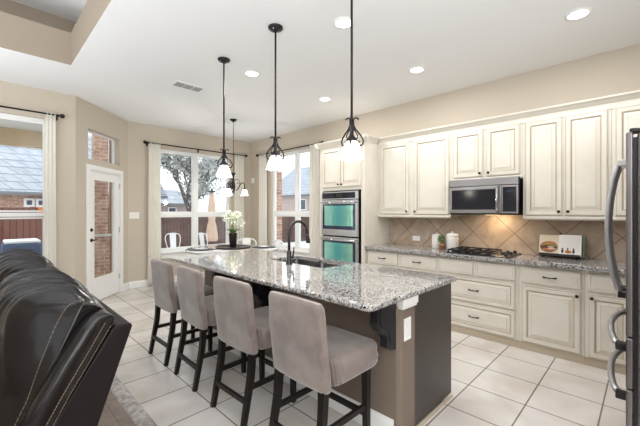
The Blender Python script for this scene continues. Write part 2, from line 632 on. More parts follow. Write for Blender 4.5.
# ceiling with the tray recess over the living room
TX, TY = 0.71, 4.60
TX0, TY0 = -3.9, -0.6
b = MB()
out = (-4.7, -3.5, XR + TW, YB + TW)
for (x0, x1, y0, y1) in ((out[0], TX0, out[1], out[3]), (TX0, TX, out[1], TY0), (TX0, TX, TY, YL + TW), (TX, out[2], out[1], out[3])):
    b.face([(x0, y0, ZC), (x0, y1, ZC), (x1, y1, ZC), (x1, y0, ZC)])
b.face([(TX0 - 0.6, TY0 - 0.6, 3.80), (TX0 - 0.6, 5.14, 3.80), (0.86, 5.14, 3.80), (0.86, TY0 - 0.6, 3.80)])
struct('ceiling', b, M['ceil'])
b = MB()
ZF = 3.41
b.box(TX, TX + 0.03, TY0, TY + 0.03, ZC + 0.002, ZF)
b.box(TX0, TX, TY, TY + 0.03, ZC + 0.002, ZF)
b.box(TX0 - 0.03, TX0, TY0, TY + 0.03, ZC, ZF)
b.box(TX0, TX, TY0 - 0.03, TY0, ZC, ZF)
struct('trim_2', b, M['tray'], label='taupe fascia around the ceiling tray')
b = MB()
b.box(0.86, 0.9, TY0 - 0.6, 5.18, ZC + 0.02, 3.80)
b.box(TX0 - 0.6, 0.86, 5.14, 5.18, ZC + 0.02, 3.80)
b.box(TX0 - 0.64, TX0 - 0.6, TY0 - 0.6, 5.18, ZC + 0.02, 3.80)
b.box(TX0 - 0.6, 0.86, TY0 - 0.64, TY0 - 0.6, ZC + 0.02, 3.80)
struct('trim_3', b, M['tray'], label='taupe upper walls of the ceiling tray')

# baseboards
def bb(name, mb):
    struct(name, mb, M['white'])
BH = 0.13
prof = [(0.001, 0.001), (0.016, 0.001), (0.016, BH - 0.03), (0.010, BH - 0.01), (0.008, BH), (0.001, BH)]
b = MB(); b.prism(prof, lambda t, z, s: (s, YL - t, z), -4.6, DX0 - 0.01); bb('baseboard_left', b)
b = MB()
for (s0, s1) in ((0.01, 0.21), (1.165, DL - 0.01)):
    b.prism(prof, lambda t, z, s: fnD(s, z, -t), s0, s1)
bb('baseboard_corner', b)
b = MB(); b.prism(prof, lambda t, z, s: (s, YB - t, z), DX1 + 0.01, XR - 0.005); bb('baseboard_back', b)
b = MB(); b.prism(prof, lambda t, z, s: (XR - t, s, z), 3.82, YB - 0.02); bb('baseboard_right', b)

# windows: frame, mullion, sash bars, panes, sill, apron
def window(name, o, fn, mull, bar_z, apron=True, sash=0.045, bh=0.035):
    root = sroot(name, fn((o[0] + o[1]) / 2, o[2], 0.0))
    s0, s1, z0, z1 = o
    def bx(mb, a, b_, c, d, d0, d1):
        mb.prism([(a, c), (b_, c), (b_, d), (a, d)], fn, d0, d1)
    fr = MB()
    for r in ((s0, s0 + sash, z0, z1), (s1 - sash, s1, z0, z1), (s0 + sash, s1 - sash, z0, z0 + sash), (s0 + sash, s1 - sash, z1 - sash, z1)):
        bx(fr, *r, 0.045, 0.115)
    obj('window_frame', fr, M['vinyl'], root)
    edges = [s0 + sash] + mull + [s1 - sash]
    for m_ in mull:
        mm = MB(); bx(mm, m_ - 0.045, m_ + 0.045, z0 + sash, z1 - sash, 0.04, 0.112)
        obj('mullion', mm, M['vinyl'], root)
    lo = s0 + sash
    for i in range(len(edges) - 1):
        a = edges[i] + (0.045 if i else 0)
        c = edges[i + 1] - (0.045 if i < len(edges) - 2 else 0)
        rb = MB(); bx(rb, a, c, bar_z - bh, bar_z + bh, 0.05, 0.105)
        obj('sash_bar', rb, M['vinyl'], root)
        sf = MB()
        for (p, q) in ((z0 + sash, bar_z - 0.035), (bar_z + 0.035, z1 - sash)):
            k = 0.022
            for r in ((a, a + k, p, q), (c - k, c, p, q), (a + k, c - k, p, p + k), (a + k, c - k, q - k, q)):
                bx(sf, *r, 0.06, 0.1)
        obj('sash', sf, M['vinyl'], root)
        for (p, q) in ((z0 + sash, bar_z - 0.035), (bar_z + 0.035, z1 - sash)):
            pn = MB(); bx(pn, a, c, p, q, 0.080, 0.084)
            obj('pane', pn, M['glass'], root)
    sl = MB(); sl.prism([(s0 - 0.05, z0 - 0.028), (s1 + 0.05, z0 - 0.028), (s1 + 0.05, z0), (s0 - 0.05, z0)], fn, -0.06, -0.001, bev=0.004)
    bx(sl, s0 + 0.001, s1 - 0.001, z0 - 0.002, z0 + 0.008, 0.0, 0.045)
    obj('window_sill', sl, M['white'], root)
    if apron:
        ap = MB(); bx(ap, s0 - 0.02, s1 + 0.02, z0 - 0.13, z0 - 0.029, -0.018, -0.001)
        obj('apron', ap, M['white'], root)
    return root
window('window_1', WIN_L, fnL, [-0.42], 1.372, bh=0.026)
window('window_2', WIN_B, fnB, [3.17], 1.35)
window('window_3', WIN_R, fnR, [5.14], 1.36)

# transom (fixed pane) and glazed door in the angled wall
r4 = sroot('window_4', fnD(0.675, 2.205, 0))
fr = MB()
s0, s1, z0, z1 = TRANS
for r in ((s0, s0 + 0.025, z0, z1), (s1 - 0.025, s1, z0, z1), (s0, s1, z0, z0 + 0.025), (s0, s1, z1 - 0.025, z1)):
    fr.prism([(r[0], r[2]), (r[1], r[2]), (r[1], r[3]), (r[0], r[3])], fnD, 0.09, 0.125)
obj('window_frame', fr, M['vinyl'], r4)
pn = MB(); pn.prism([(s0 + 0.025, z0 + 0.025), (s1 - 0.025, z0 + 0.025), (s1 - 0.025, z1 - 0.025), (s0 + 0.025, z1 - 0.025)], fnD, 0.105, 0.109)
obj('pane', pn, M['glass'], r4)

rd = sroot('door_1', fnD(0.685, 0, 0))
def dbx(mb, a, b_, c, d, d0, d1, bev=0):
    mb.prism([(a, c), (b_, c), (b_, d), (a, d)], fnD, d0, d1, bev=bev)
ds0, ds1, dz1 = DOOR[0], DOOR[1], DOOR[3]
fr = MB()
dbx(fr, ds0 - 0.06, ds0 + 0.012, 0.001, dz1 + 0.06, -0.018, -0.001, 0.003)
dbx(fr, ds1 - 0.012, ds1 + 0.06, 0.001, dz1 + 0.06, -0.018, -0.001, 0.003)
dbx(fr, ds0 + 0.012, ds1 - 0.012, dz1 - 0.012, dz1 + 0.06, -0.018, -0.001, 0.003)
dbx(fr, ds0 + 0.001, ds0 + 0.025, 0.001, dz1 - 0.001, 0.0, 0.12)
dbx(fr, ds1 - 0.025, ds1 - 0.001, 0.001, dz1 - 0.001, 0.0, 0.12)
dbx(fr, ds0 + 0.025, ds1 - 0.025, dz1 - 0.025, dz1 - 0.001, 0.0, 0.12)
obj('door_frame', fr, M['white'], rd)
la, lb, lz0, lz1 = ds0 + 0.028, ds1 - 0.028, 0.012, dz1 - 0.028
ga, gb, gz0, gz1 = la + 0.105, lb - 0.105, 0.37, 1.91
lf = MB()
for r in ((la, ga, lz0, lz1), (gb, lb, lz0, lz1), (ga, gb, lz0, gz0), (ga, gb, gz1, lz1)):
    dbx(lf, *r, 0.012, 0.056)
for r in ((ga - 0.02, ga + 0.012, gz0 - 0.02, gz1 + 0.02), (gb - 0.012, gb + 0.02, gz0 - 0.02, gz1 + 0.02), (ga + 0.012, gb - 0.012, gz0 - 0.02, gz0 + 0.012), (ga + 0.012, gb - 0.012, gz1 - 0.012, gz1 + 0.02)):
    dbx(lf, *r, 0.004, 0.012, 0.002)
leaf = obj('door_leaf', lf, M['white'], rd)
pn = MB(); dbx(pn, ga, gb, gz0, gz1, 0.032, 0.036)
obj('pane', pn, M['glass'], leaf)
hd = MB()
c = Vector(fnD(la + 0.055, 0.975, 0.012)); tip = -dn
hd.lathe([(0, 0), (0.028, 0), (0.028, 0.008), (0.012, 0.014), (0.011, 0.045), (0, 0.045)], c, 16, mx=tip.to_track_quat('Z', 'Y').to_matrix().to_4x4())
q = c + tip * 0.042
hd.tube([q - du * 0.008, q + du * 0.05 + Vector((0, 0, 0.004)), q + du * 0.11 - Vector((0, 0, 0.006))], [0.009, 0.008, 0.006], 8)
obj('door_handle', hd, M['bronze'], leaf)
hd = MB(); c = Vector(fnD(la + 0.055, 1.13, 0.012))
hd.lathe([(0, 0), (0.027, 0), (0.027, 0.01), (0.014, 0.016), (0.012, 0.022), (0, 0.022)], c, 16, mx=tip.to_track_quat('Z', 'Y').to_matrix().to_4x4())
obj('deadbolt', hd, M['bronze'], leaf)
for hz in (0.25, 1.05, 1.8):
    hg = MB(); dbx(hg, lb - 0.004, lb + 0.012, hz, hz + 0.09, -0.003, 0.011)
    obj('hinge', hg, M['steel'], rd)

# ------------------------------------------------------------------ curtains and rods
def curtain(label, a, b_, fn, z0, z1, folds, d=-0.075):
    mb = MB()
    n = folds * 10
    P = []
    for k in range(13):
        z = z0 + (z1 - z0) * k / 12
        row = []
        fl = 1.0 + 0.15 * (1 - k / 12)
        for i in range(n + 1):
            t = i / n
            s = (a + b_) / 2 + (b_ - a) / 2 * (2 * t - 1) * fl
            amp = 0.014 * (0.55 + 0.45 * (1 - k / 12))
            row.append(fn(s, z, d + amp * math.sin(t * folds * 2 * PI + 0.3 * math.sin(k))))
        P.append(row)
    # a sheet with thickness
    front = P
    back = [[tuple(Vector(p) + Vector(fn(0, 0, -0.004)) - Vector(fn(0, 0, 0))) for p in r] for r in P]
    rings = []
    for k in range(13):
        rings.append(front[k] + back[k][::-1])
    mb.rings(rings)
    o = obj('curtain', mb, M['curtain'], loc=fn((a + b_) / 2, z0, d))
    tag(o, label, 'curtain', 'linen curtains')
    return o
GC = None
curtain('off-white linen curtain at the right edge of the living room window', 0.595, 0.715, fnL, 0.02, 2.735, 3)
curtain('cream curtain left of the breakfast nook double window, beside the light switch', 2.21, 2.42, fnB, 0.02, 2.72, 4)
curtain('cream curtain right of the nook double window, behind the small chandelier', 4.03, 4.27, fnB, 0.02, 2.72, 4)
curtain('white curtain beside the nook corner, left of the window next to the ovens', 6.00, 6.28, fnR, 0.02, 2.70, 4)
curtain('narrow white curtain between the side window and the oven cabinet', 4.37, 4.62, fnR, 0.02, 2.70, 3)

def rod(label, a, b_, fn, z, d=-0.075, ends=(1, 1), brk=()):
    r = thing('curtain_rod', label, 'curtain rod', fn((a + b_) / 2, z, d), 'bronze curtain rods')
    m_ = MB(); m_.tube([fn(a, z, d), fn(b_, z, d)], 0.011, 10)
    obj('pole', m_, M['bronze'], r)
    for e, s, sg in ((ends[0], a, -1), (ends[1], b_, 1)):
        if not e:
            continue
        f = MB()
        ax = (Vector(fn(1, 0, 0)) - Vector(fn(0, 0, 0))) * sg
        f.lathe([(0, 0), (0.017, 0.0), (0.017, 0.01), (0.010, 0.018), (0.026, 0.034), (0.031, 0.05), (0.024, 0.066), (0.009, 0.078), (0, 0.08)], fn(s, z, d), 14, mx=ax.to_track_quat('Z', 'Y').to_matrix().to_4x4())
        obj('finial', f, M['bronze'], r)
    for s in brk:
        k = MB()
        k.tube([fn(s, z - 0.012, d), fn(s, z - 0.02, d + 0.03), fn(s, z - 0.02, -0.006)], 0.006, 6)
        k.prism([(s - 0.015, z - 0.055), (s + 0.015, z - 0.055), (s + 0.015, z + 0.02), (s - 0.015, z + 0.02)], fn, -0.007, -0.001)
        obj('bracket', k, M['bronze'], r)
    return r
rod('long dark curtain rod over the living room window at left', -1.7, 0.735, fnL, 2.715, brk=(-0.5, 0.73))
rod('dark curtain rod over the nook double window', 2.19, 4.29, fnB, 2.70, brk=(2.20, 3.2, 4.28))
rod('dark curtain rod over the side window next to the ovens', 4.34, 6.31, fnR, 2.685, brk=(4.35, 6.30))

# ------------------------------------------------------------------ cabinets
def panel_door(mb, y0, y1, z0, z1, xf, frame=0.055, flat=False, t=0.02):
    """raised-panel front facing -X, its front at xf; material 0 paint, 1 glaze"""
    if flat:
        R = [(0, t, 0), (0, 0.004, 0), (0.004, 0.0, 0), (0.016, 0.0, 0), (0.018, 0.002, 1), (0.022, 0.0025, 0), (0.030, 0.0, 0)]
    else:
        R = [(0, t, 0), (0, 0.005, 0), (0.005, 0.0, 0), (0.010, 0.0, 1), (0.013, 0.0, 0), (frame - 0.010, 0.0, 0), (frame, 0.007, 1), (frame + 0.004, 0.009, 1), (frame + 0.009, 0.009, 0), (frame + 0.032, 0.002, 0), (frame + 0.035, 0.0015, 1), (frame + 0.038, 0.0015, 0)]
    prev = None
    for (i, d, mi) in R:
        ring = [mb.bm.verts.new((xf + d, y, z)) for (y, z) in ((y0 + i, z0 + i), (y1 - i, z0 + i), (y1 - i, z1 - i), (y0 + i, z1 - i))]
        if prev is None:
            f = mb.bm.faces.new(ring); f.material_index = 0
        else:
            for j in range(4):
                f = mb.bm.faces.new((prev[j], prev[(j + 1) % 4], ring[(j + 1) % 4], ring[j]))
                f.material_index = mi
        prev = ring
    f = mb.bm.faces.new(prev); f.material_index = 0

def knob(par, x, y, z):
    k = MB()
    k.lathe([(0, 0), (0.007, 0), (0.006, 0.012), (0.012, 0.018), (0.0155, 0.024), (0.013, 0.030), (0.006, 0.033), (0, 0.033)], (x, y, z), 14, mx=Matrix.Rotation(-PI / 2, 4, 'Y'))
    obj('knob', k, M['bronze'], par)

def pull(par, x, y, z, L=0.10):
    k = MB()
    pts = []
    for i in range(9):
        t = i / 8
        pts.append((x - 0.006 - 0.022 * math.sin(t * PI) ** 0.6, y - L / 2 + L * t, z))
    k.tube(pts, [0.009, 0.007, 0.005, 0.0045, 0.006, 0.0045, 0.005, 0.007, 0.009], 8)
    for s in (-1, 1):
        k.lathe([(0, 0), (0.009, 0), (0.008, 0.006), (0, 0.008)], (x, y + s * L / 2, z), 10, mx=Matrix.Rotation(-PI / 2, 4, 'Y'))
    obj('drawer_pull', k, M['bronze'], par)

CM = [M['cab'], M['glaze']]
XF = 3.90          # face of the base doors
XW = XR - 0.006
def base_unit(label, y0, y1, drawers, doors):
    r = thing('base_cabinet', label, 'cabinet', (4.2, (y0 + y1) / 2, 0.0), 'cream base cabinets')
    b = MB()
    b.box(XF + 0.021, XW, y0, y1, 0.075, 0.874)
    obj('carcass', b, CM, r)
    b = MB()
    b.box(XF + 0.012, XF + 0.05, y0, y1, 0.001, 0.05)
    b.box(XF + 0.018, XF + 0.05, y0, y1, 0.05, 0.075)
    obj('plinth', b, M['toe'], r)
    for (a, c, z0, z1, kind) in drawers:
        b = MB(); panel_door(b, a, c, z0, z1, XF, frame=0.045, flat=(kind != 'raised'))
        d = obj('drawer' if kind != 'false' else 'false_front', b, CM, r, recalc=True)
        if kind != 'false':
            pull(d, XF + (0.002 if kind == 'raised' else 0), (a + c) / 2, (z0 + z1) / 2)
    for (a, c, z0, z1, ks) in doors:
        b = MB(); panel_door(b, a, c, z0, z1, XF)
        d = obj('door', b, CM, r)
        if ks:
            knob(d, XF, (c - 0.028) if ks > 0 else (a + 0.028), z1 - 0.035)
    return r
base_unit('cream base cabinet beside the oven tower, two small drawers over doors', 1.842, 2.896,
          [(2.395, 2.872, 0.685, 0.850, 'flat'), (1.862, 2.352, 0.685, 0.850, 'flat')], [(2.395, 2.872, 0.085, 0.662, -1), (1.862, 2.352, 0.085, 0.662, 1)])
base_unit('cream cabinet under the cooktop with two wide stacked drawers', 0.962, 1.840,
          [(1.418, 1.824, 0.690, 0.850, 'false'), (0.990, 1.376, 0.690, 0.850, 'false'), (0.990, 1.824, 0.385, 0.668, 'raised'), (0.990, 1.824, 0.085, 0.368, 'raised')], [])
base_unit('cream base cabinet below the open cookbook, one drawer over one door', 0.422, 0.960,
          [(0.446, 0.932, 0.690, 0.845, 'flat')], [(0.446, 0.932, 0.085, 0.662, -1)])
base_unit('cream base cabinet half hidden behind the refrigerator handles', -0.26, 0.420,
          [(-0.20, 0.394, 0.690, 0.845, 'flat')], [(0.105, 0.394, 0.085, 0.662, 1), (-0.20, 0.095, 0.085, 0.662, -1)])

XU = 4.17
def upper_unit(label, y0, y1, z0, doors):
    r = thing('wall_cabinet', label, 'cabinet', (4.3, (y0 + y1) / 2, z0), 'cream wall cabinets')
    b = MB()
    b.box(XU + 0.021, XW, y0, y1, z0, 2.44)
    obj('carcass', b, CM, r)
    b = MB()
    zz = z0
    b.prism([(XU + 0.021, zz + 0.014), (XU + 0.012, zz + 0.014), (XU + 0.004, zz + 0.006), (XU + 0.004, zz - 0.012), (XU + 0.021, zz - 0.026)], lambda x, z, y: (x, y, z), y0, y1)
    obj('light_rail', b, CM, r)
    for (a, c, ks) in doors:
        b = MB(); panel_door(b, a, c, z0 + 0.022, 2.385, XU, frame=0.055)
        d = obj('door', b, CM, r)
        knob(d, XU, (c - 0.028) if ks > 0 else (a + 0.028), z0 + 0.022 + 0.04)
    return r
upper_unit('tall cream wall cabinet between the oven tower and the microwave', 1.788, 2.896, 1.352, [(2.372, 2.848, -1), (1.806, 2.300, 1)])
upper_unit('short cream wall cabinet above the microwave', 0.985, 1.786, 1.806, [(1.400, 1.752, -1), (1.012, 1.360, 1)])
upper_unit('tall cream wall cabinet just right of the microwave', 0.250, 0.983, 1.352, [(0.628, 0.960, -1), (0.274, 0.606, 1)])
upper_unit('tall cream wall cabinet mostly behind the refrigerator top', -0.42, 0.248, 1.352, [(-0.07, 0.222, -1), (-0.40, -0.09, 1)])

# crown moulding
cp = [(0.0, 0.0), (-0.012, 0.0), (-0.016, 0.016), (-0.03, 0.028), (-0.052, 0.054), (-0.066, 0.062), (-0.07, 0.078), (0.0, 0.078)]
b = MB()
b.prism(cp, lambda t, z, y: (XU + 0.02 + t, y, 2.423 + z), -0.42, 2.83)
ct = MB()
XT = 3.84
b.prism(cp, lambda t, z, y: (XT + 0.02 + t, y, 2.423 + z), 2.83, 3.87)
b.prism(cp, lambda t, z, x: (x, 2.90 + t, 2.423 + z), XT - 0.05, XU + 0.02)
b.prism(cp, lambda t, z, x: (x, 3.80 - t, 2.423 + z), XT - 0.05, XW)
b.box(XU + 0.01, XU + 0.021, -0.42, 2.88, 2.388, 2.424, mi=0)
struct('trim_4', b, CM, label='cream crown moulding along the top of the wall cabinets')

# oven tower
r = thing('oven_cabinet', 'tall cream cabinet that houses the double wall oven', 'cabinet', (4.17, 3.35, 0))
b = MB()
b.box(XT + 0.021, XW, 2.90, 2.925, 0.0, 2.44)
b.box(XT + 0.021, XW, 3.775, 3.80, 0.0, 2.44)
b.box(XT + 0.021, XW, 2.925, 3.775, 0.0, 0.46)
b.box(XT + 0.021, XW, 2.925, 3.775, 1.735, 2.44)
b.box(XT + 0.021, XT + 0.04, 2.925, 2.96, 0.46, 1.735)
b.box(XT + 0.021, XT + 0.04, 3.735, 3.775, 0.46, 1.735)
obj('carcass', b, CM, r)
for (a, c, ks) in ((3.345, 3.735, -1), (2.950, 3.335, 1)):
    b = MB(); panel_door(b, a, c, 1.785, 2.385, XT)
    d = obj('door', b, CM, r)
    knob(d, XT, (c - 0.028) if ks > 0 else (a + 0.028), 1.825)
b = MB(); panel_door(b, 2.95, 3.735, 0.10, 0.42, XT, flat=False)
d = obj('drawer', b, CM, r); pull(d, XT, 3.34, 0.26)

# double wall oven
r = thing('double_wall_oven', 'stainless double wall oven with teal glass doors', 'oven', (3.84, 3.3475, 0.47))
OY0, OY1 = 2.985, 3.712
b = MB(); b.box(XT - 0.004, XT + 0.5, OY0, OY1, 0.465, 1.73, 0.003); obj('oven_body', b, M['black'], r)
b = MB(); b.box(XT - 0.026, XT - 0.0045, OY0, OY1, 1.595, 1.715, 0.004); cpn = obj('control_panel', b, M['steel'], r)
b = MB(); b.box(XT - 0.029, XT - 0.0265, OY0 + 0.05, OY1 - 0.012, 1.612, 1.698, 0.001); obj('display', b, M['blackglass'], cpn, label='black glass control display')
b = MB(); b.box(XT - 0.0305, XT - 0.0292, 3.27, 3.40, 1.63, 1.685, 0.0); obj('screen', b, M['black'], cpn)
for (z0, z1) in ((1.045, 1.588), (0.48, 1.025)):
    b = MB(); b.box(XT - 0.035, XT - 0.0045, OY0, OY1, z0, z1, 0.005)
    d = obj('oven_door', b, M['steel'], r)
    b = MB(); b.box(XT - 0.0385, XT - 0.0352, OY0 + 0.04, OY1 - 0.035, z0 + 0.095, z1 - 0.06, 0.001)
    obj('door_glass', b, M['blueglass'], d, label='blue black glass border of the oven door')
    b = MB(); b.box(XT - 0.0402, XT - 0.0387, OY0 + 0.085, OY1 - 0.075, z0 + 0.15, z1 - 0.085, 0.0)
    obj('oven_window', b, M['ovenglass'], d, label='shiny teal oven window')
    b = MB()
    hz = z1 - 0.038
    b.tube([(XT - 0.036, OY0 + 0.06, hz), (XT - 0.075, OY0 + 0.06, hz)], 0.009, 8)
    b.tube([(XT - 0.036, OY1 - 0.06, hz), (XT - 0.075, OY1 - 0.06, hz)], 0.009, 8)
    b.tube([(XT - 0.075, OY0 + 0.03, hz), (XT - 0.08, 3.35, hz), (XT - 0.075, OY1 - 0.03, hz)], 0.012, 10)
    obj('oven_handle', b, M['chrome'], d)

# worktop along the wall
b = MB(); b.box(3.855, XW - 0.012, -0.26, 2.897, 0.876, 0.918, 0.006)
tag(obj('countertop', b, M['granite'], loc=(4.17, 1.3, 0.876)), 'speckled grey granite worktop along the wall under the microwave', 'countertop')
b = MB(); b.box(XR - 0.014, XR - 0.001, -0.26, 2.897, 0.90, 1.36)
struct('trim_5', b, M['splash'], label='diagonal beige tile backsplash')

# microwave
r = thing('microwave', 'stainless over-the-range microwave with dark glass door', 'microwave', (4.29, 1.387, 1.372))
MY0, MY1, MX = 1.008, 1.766, 4.085
b = MB(); b.box(MX + 0.03, XW, MY0, MY1, 1.376, 1.800, 0.003); obj('microwave_body', b, M['black'], r)
b = MB(); b.box(MX + 0.002, MX + 0.029, MY0, MY1, 1.712, 1.800, 0.006); obj('vent_grille', b, M['msteel'], r)
b = MB(); b.box(MX, MX + 0.029, MY0 + 0.165, MY1, 1.392, 1.708, 0.006)
d = obj('microwave_door', b, M['msteel'], r)
b = MB(); b.box(MX - 0.002, MX - 0.0002, MY0 + 0.225, MY1 - 0.035, 1.435, 1.672, 0.0)
obj('door_glass', b, M['blackglass'], d, label='dark glass window')
b = MB()
b.tube([(MX - 0.001, MY0 + 0.2, 1.405), (MX - 0.035, MY0 + 0.2, 1.43), (MX - 0.045, MY0 + 0.2, 1.55), (MX - 0.035, MY0 + 0.2, 1.67), (MX - 0.001, MY0 + 0.2, 1.695)], 0.013, 10)
obj('microwave_handle', b, M['chrome'], d)
b = MB(); b.box(MX, MX + 0.029, MY0, MY0 + 0.163, 1.392, 1.708, 0.006); p = obj('control_panel', b, M['msteel'], r)
b = MB(); b.box(MX - 0.002, MX - 0.0002, MY0 + 0.014, MY0 + 0.150, 1.412, 1.688, 0.0); obj('keypad', b, M['blackglass'], p, label='dark glass keypad')
b = MB(); b.box(MX - 0.003, MX - 0.0022, MY0 + 0.05, MY0 + 0.115, 1.625, 1.655, 0.0); obj('clock_display', b, M['blueglass'], p)
b = MB(); b.box(4.2, 4.30, 1.25, 1.38, 1.3735, 1.3755, 0.0); obj('cooktop_lamp', b, M['amber'], r, label='warm lamp under the microwave')
l = bpy.data.lights.new('microwave_lamp', 'AREA'); l.energy = 2.2; l.color = (1, 0.72, 0.42); l.size = 0.1
lo = bpy.data.objects.new('microwave_lamp', l); C.objects.link(lo); lo.location = (4.30, 1.30, 1.368); lo.rotation_euler = (0, math.radians(-22), 0)

# cooktop
r = thing('gas_cooktop', 'black gas cooktop with iron grates set in the granite worktop', 'cooktop', (4.17, 1.43, 0.918))
b = MB(); b.box(3.93, 4.40, 1.045, 1.738, 0.9185, 0.930, 0.004); obj('cooktop_plate', b, M['blackglass'], r)
for gy in (1.61, 1.37):
    g = MB()
    hw = 0.112
    for x in (3.96, 4.16, 4.37):
        g.box(x - 0.006, x + 0.006, gy - hw, gy + hw, 0.950, 0.964, 0.003)
    for y in (gy - hw, gy, gy + hw):
        g.box(3.955, 4.375, y - 0.006, y + 0.006, 0.950, 0.964, 0.003)
    for x in (3.96, 4.37):
        for y in (gy - hw, gy + hw):
            g.box(x - 0.007, x + 0.007, y - 0.007, y + 0.007, 0.9305, 0.952)
    obj('grate', g, M['iron'], r)
    for x in (4.06, 4.27):
        g = MB(); g.lathe([(0, 0.931), (0.05, 0.931), (0.048, 0.938), (0.034, 0.941), (0.034, 0.947), (0, 0.948)], (x, gy + 0.06, 0), 20)
        obj('burner', g, M['iron'], r)
b = MB(); b.box(3.95, 4.38, 1.055, 1.235, 0.9305, 0.9335, 0.001); obj('control_strip', b, M['dsteel'], r, label='brushed steel control strip')
for i in range(5):
    g = MB(); g.lathe([(0, 0.934), (0.022, 0.934), (0.020, 0.944), (0.017, 0.958), (0.015, 0.964), (0, 0.965)], (3.99 + 0.085 * i, 1.10 + 0.05 * (i % 2), 0), 16)
    obj('control_knob', g, M['black'], r)

# canisters, herb pot, cookbook on its stand
def canister(label, x, y, R, H):
    r = thing('canister', label, 'canister', (x, y, 0.918), 'white canisters')
    b = MB(); b.lathe([(0, 0.9185), (R * 0.92, 0.9185), (R, 0.925), (R, 0.918 + H * 0.72), (R * 0.99, 0.918 + H * 0.76), (0, 0.918 + H * 0.76)], (x, y, 0), 28)
    obj('jar', b, M['ceramic'], r)
    b = MB(); z = 0.918 + H * 0.765
    b.lathe([(0, z), (R * 0.99, z), (R * 0.98, z + H * 0.06), (R * 0.86, z + H * 0.14), (R * 0.6, z + H * 0.19), (0.012, z + H * 0.2), (0.011, z + H * 0.22), (0.016, z + H * 0.25), (0.010, z + H * 0.28), (0, z + H * 0.285)], (x, y, 0), 28)
    obj('lid', b, M['ceramic'], r)
canister('larger white ceramic canister with lid next to the cooktop', 4.32, 1.825, 0.080, 0.225)
canister('smaller white ceramic canister behind the potted herb', 4.34, 2.045, 0.066, 0.20)

r = thing('potted_herb', 'small green herb in a terracotta pot between the white canisters', 'plant', (4.22, 1.925, 0.918))
b = MB(); b.lathe([(0, 0.9185), (0.028, 0.9185), (0.037, 0.975), (0.040, 0.976), (0.040, 0.99), (0.034, 0.99), (0.032, 0.98), (0, 0.98)], (4.22, 1.925, 0), 20); obj('pot', b, M['terracotta'], r)
b = MB()
for i in range(80):
    a, e = random.uniform(0, 2 * PI), random.uniform(-0.2, 1.4)
    rr = 0.055 * random.uniform(0.4, 1)
    c = Vector((4.22 + rr * math.cos(a) * math.cos(e), 1.925 + rr * math.sin(a) * math.cos(e), 1.035 + 0.06 * math.sin(e)))
    u = Vector((random.gauss(0, 1), random.gauss(0, 1), random.gauss(0, 1))).normalized() * 0.016
    v = u.cross(Vector((random.gauss(0, 1), random.gauss(0, 1), 1))).normalized() * 0.009
    b.face([c - u, c + v, c + u * 1.1, c - v])
for i in range(6):
    a = i * PI / 3
    b.tube([(4.22, 1.925, 0.978), (4.22 + 0.02 * math.cos(a), 1.925 + 0.02 * math.sin(a), 1.05)], 0.002, 5)
obj('foliage', b, M['leaf'], r, recalc=False)

lean = math.radians(14)
def onstand(y, hgt, off):     # book plane leaning on the stand: height along the page, offset towards the room
    return (4.36 + hgt * math.sin(lean) - off * math.cos(lean), y, 0.938 + hgt * math.cos(lean) + off * math.sin(lean))
def sbox(mb, y0, y1, h0, h1, o0, o1, mi=0):
    mb.prism([(y0, h0), (y1, h0), (y1, h1), (y0, h1)], lambda y, h_, o: onstand(y, h_, o), o0, o1, mi=mi)
r = thing('cookbook_stand', 'dark iron easel holding the open cookbook on the worktop', 'stand', (4.39, 0.68, 0.918))
b = MB()
sbox(b, 0.50, 0.86, -0.012, -0.002, -0.012, 0.062)
sbox(b, 0.50, 0.86, -0.002, 0.014, 0.055, 0.062)
sbox(b, 0.66, 0.70, -0.002, 0.235, -0.012, -0.006)
b.tube([onstand(0.68, 0.235, -0.009), onstand(0.68, 0.25, -0.009)], 0.012, 10)
obj('easel_back', b, M['iron'], r)
b = MB(); b.tube([onstand(0.68, 0.2, -0.012), (4.475, 0.68, 0.920)], 0.005, 6); obj('rear_leg', b, M['iron'], r)
b = MB()
for y in (0.53, 0.83):
    b.tube([onstand(y, -0.012, 0.045), (4.325, y, 0.9195)], 0.005, 6)
    b.tube([onstand(y, -0.012, -0.005), (4.365, y, 0.9195)], 0.005, 6)
obj('foot', b, M['iron'], r)

r = thing('cookbook', 'open cookbook with a burger picture on its left page', 'book', onstand(0.68, 0.0, 0.02))
b = MB(); sbox(b, 0.470, 0.873, 0.0, 0.228, 0.0, 0.004); sbox(b, 0.470, 0.476, 0.0, 0.228, 0.004, 0.040); obj('book_cover', b, M['cover'], r, label='green cover')
b = MB(); sbox(b, 0.688, 0.868, 0.003, 0.222, 0.0045, 0.016); pgl = obj('left_page_block', b, M['pagebeige'], r, label='beige picture page')
b = MB(); sbox(b, 0.492, 0.685, 0.003, 0.222, 0.0045, 0.052); pgr = obj('right_page_block', b, M['page'], r, label='white text page')
b = MB()
cy, ch = 0.778, 0.085
def ell(mb, y, h_, ry, rh, o, mi):
    pts = [onstand(y + ry * math.cos(a), h_ + rh * math.sin(a), o) for a in [i * 2 * PI / 20 for i in range(20)]]
    mb.face(pts, mi)
ell(b, 0.778, 0.088, 0.082, 0.058, 0.01635, 3)
ell(b, 0.775, 0.125, 0.066, 0.026, 0.0164, 0)
ell(b, 0.770, 0.104, 0.074, 0.014, 0.0166, 1)
ell(b, 0.785, 0.086, 0.070, 0.016, 0.0168, 2)
ell(b, 0.760, 0.088, 0.030, 0.007, 0.0171, 4)
ell(b, 0.805, 0.098, 0.022, 0.010, 0.0171, 2)
ell(b, 0.775, 0.060, 0.062, 0.016, 0.0170, 0)
ell(b, 0.750, 0.070, 0.040, 0.006, 0.0172, 4)
obj('burger_picture', b, [M['bun'], M['salad'], M['meat'], M['plum'], M['pagebeige']], pgl, recalc=False)
b = MB()
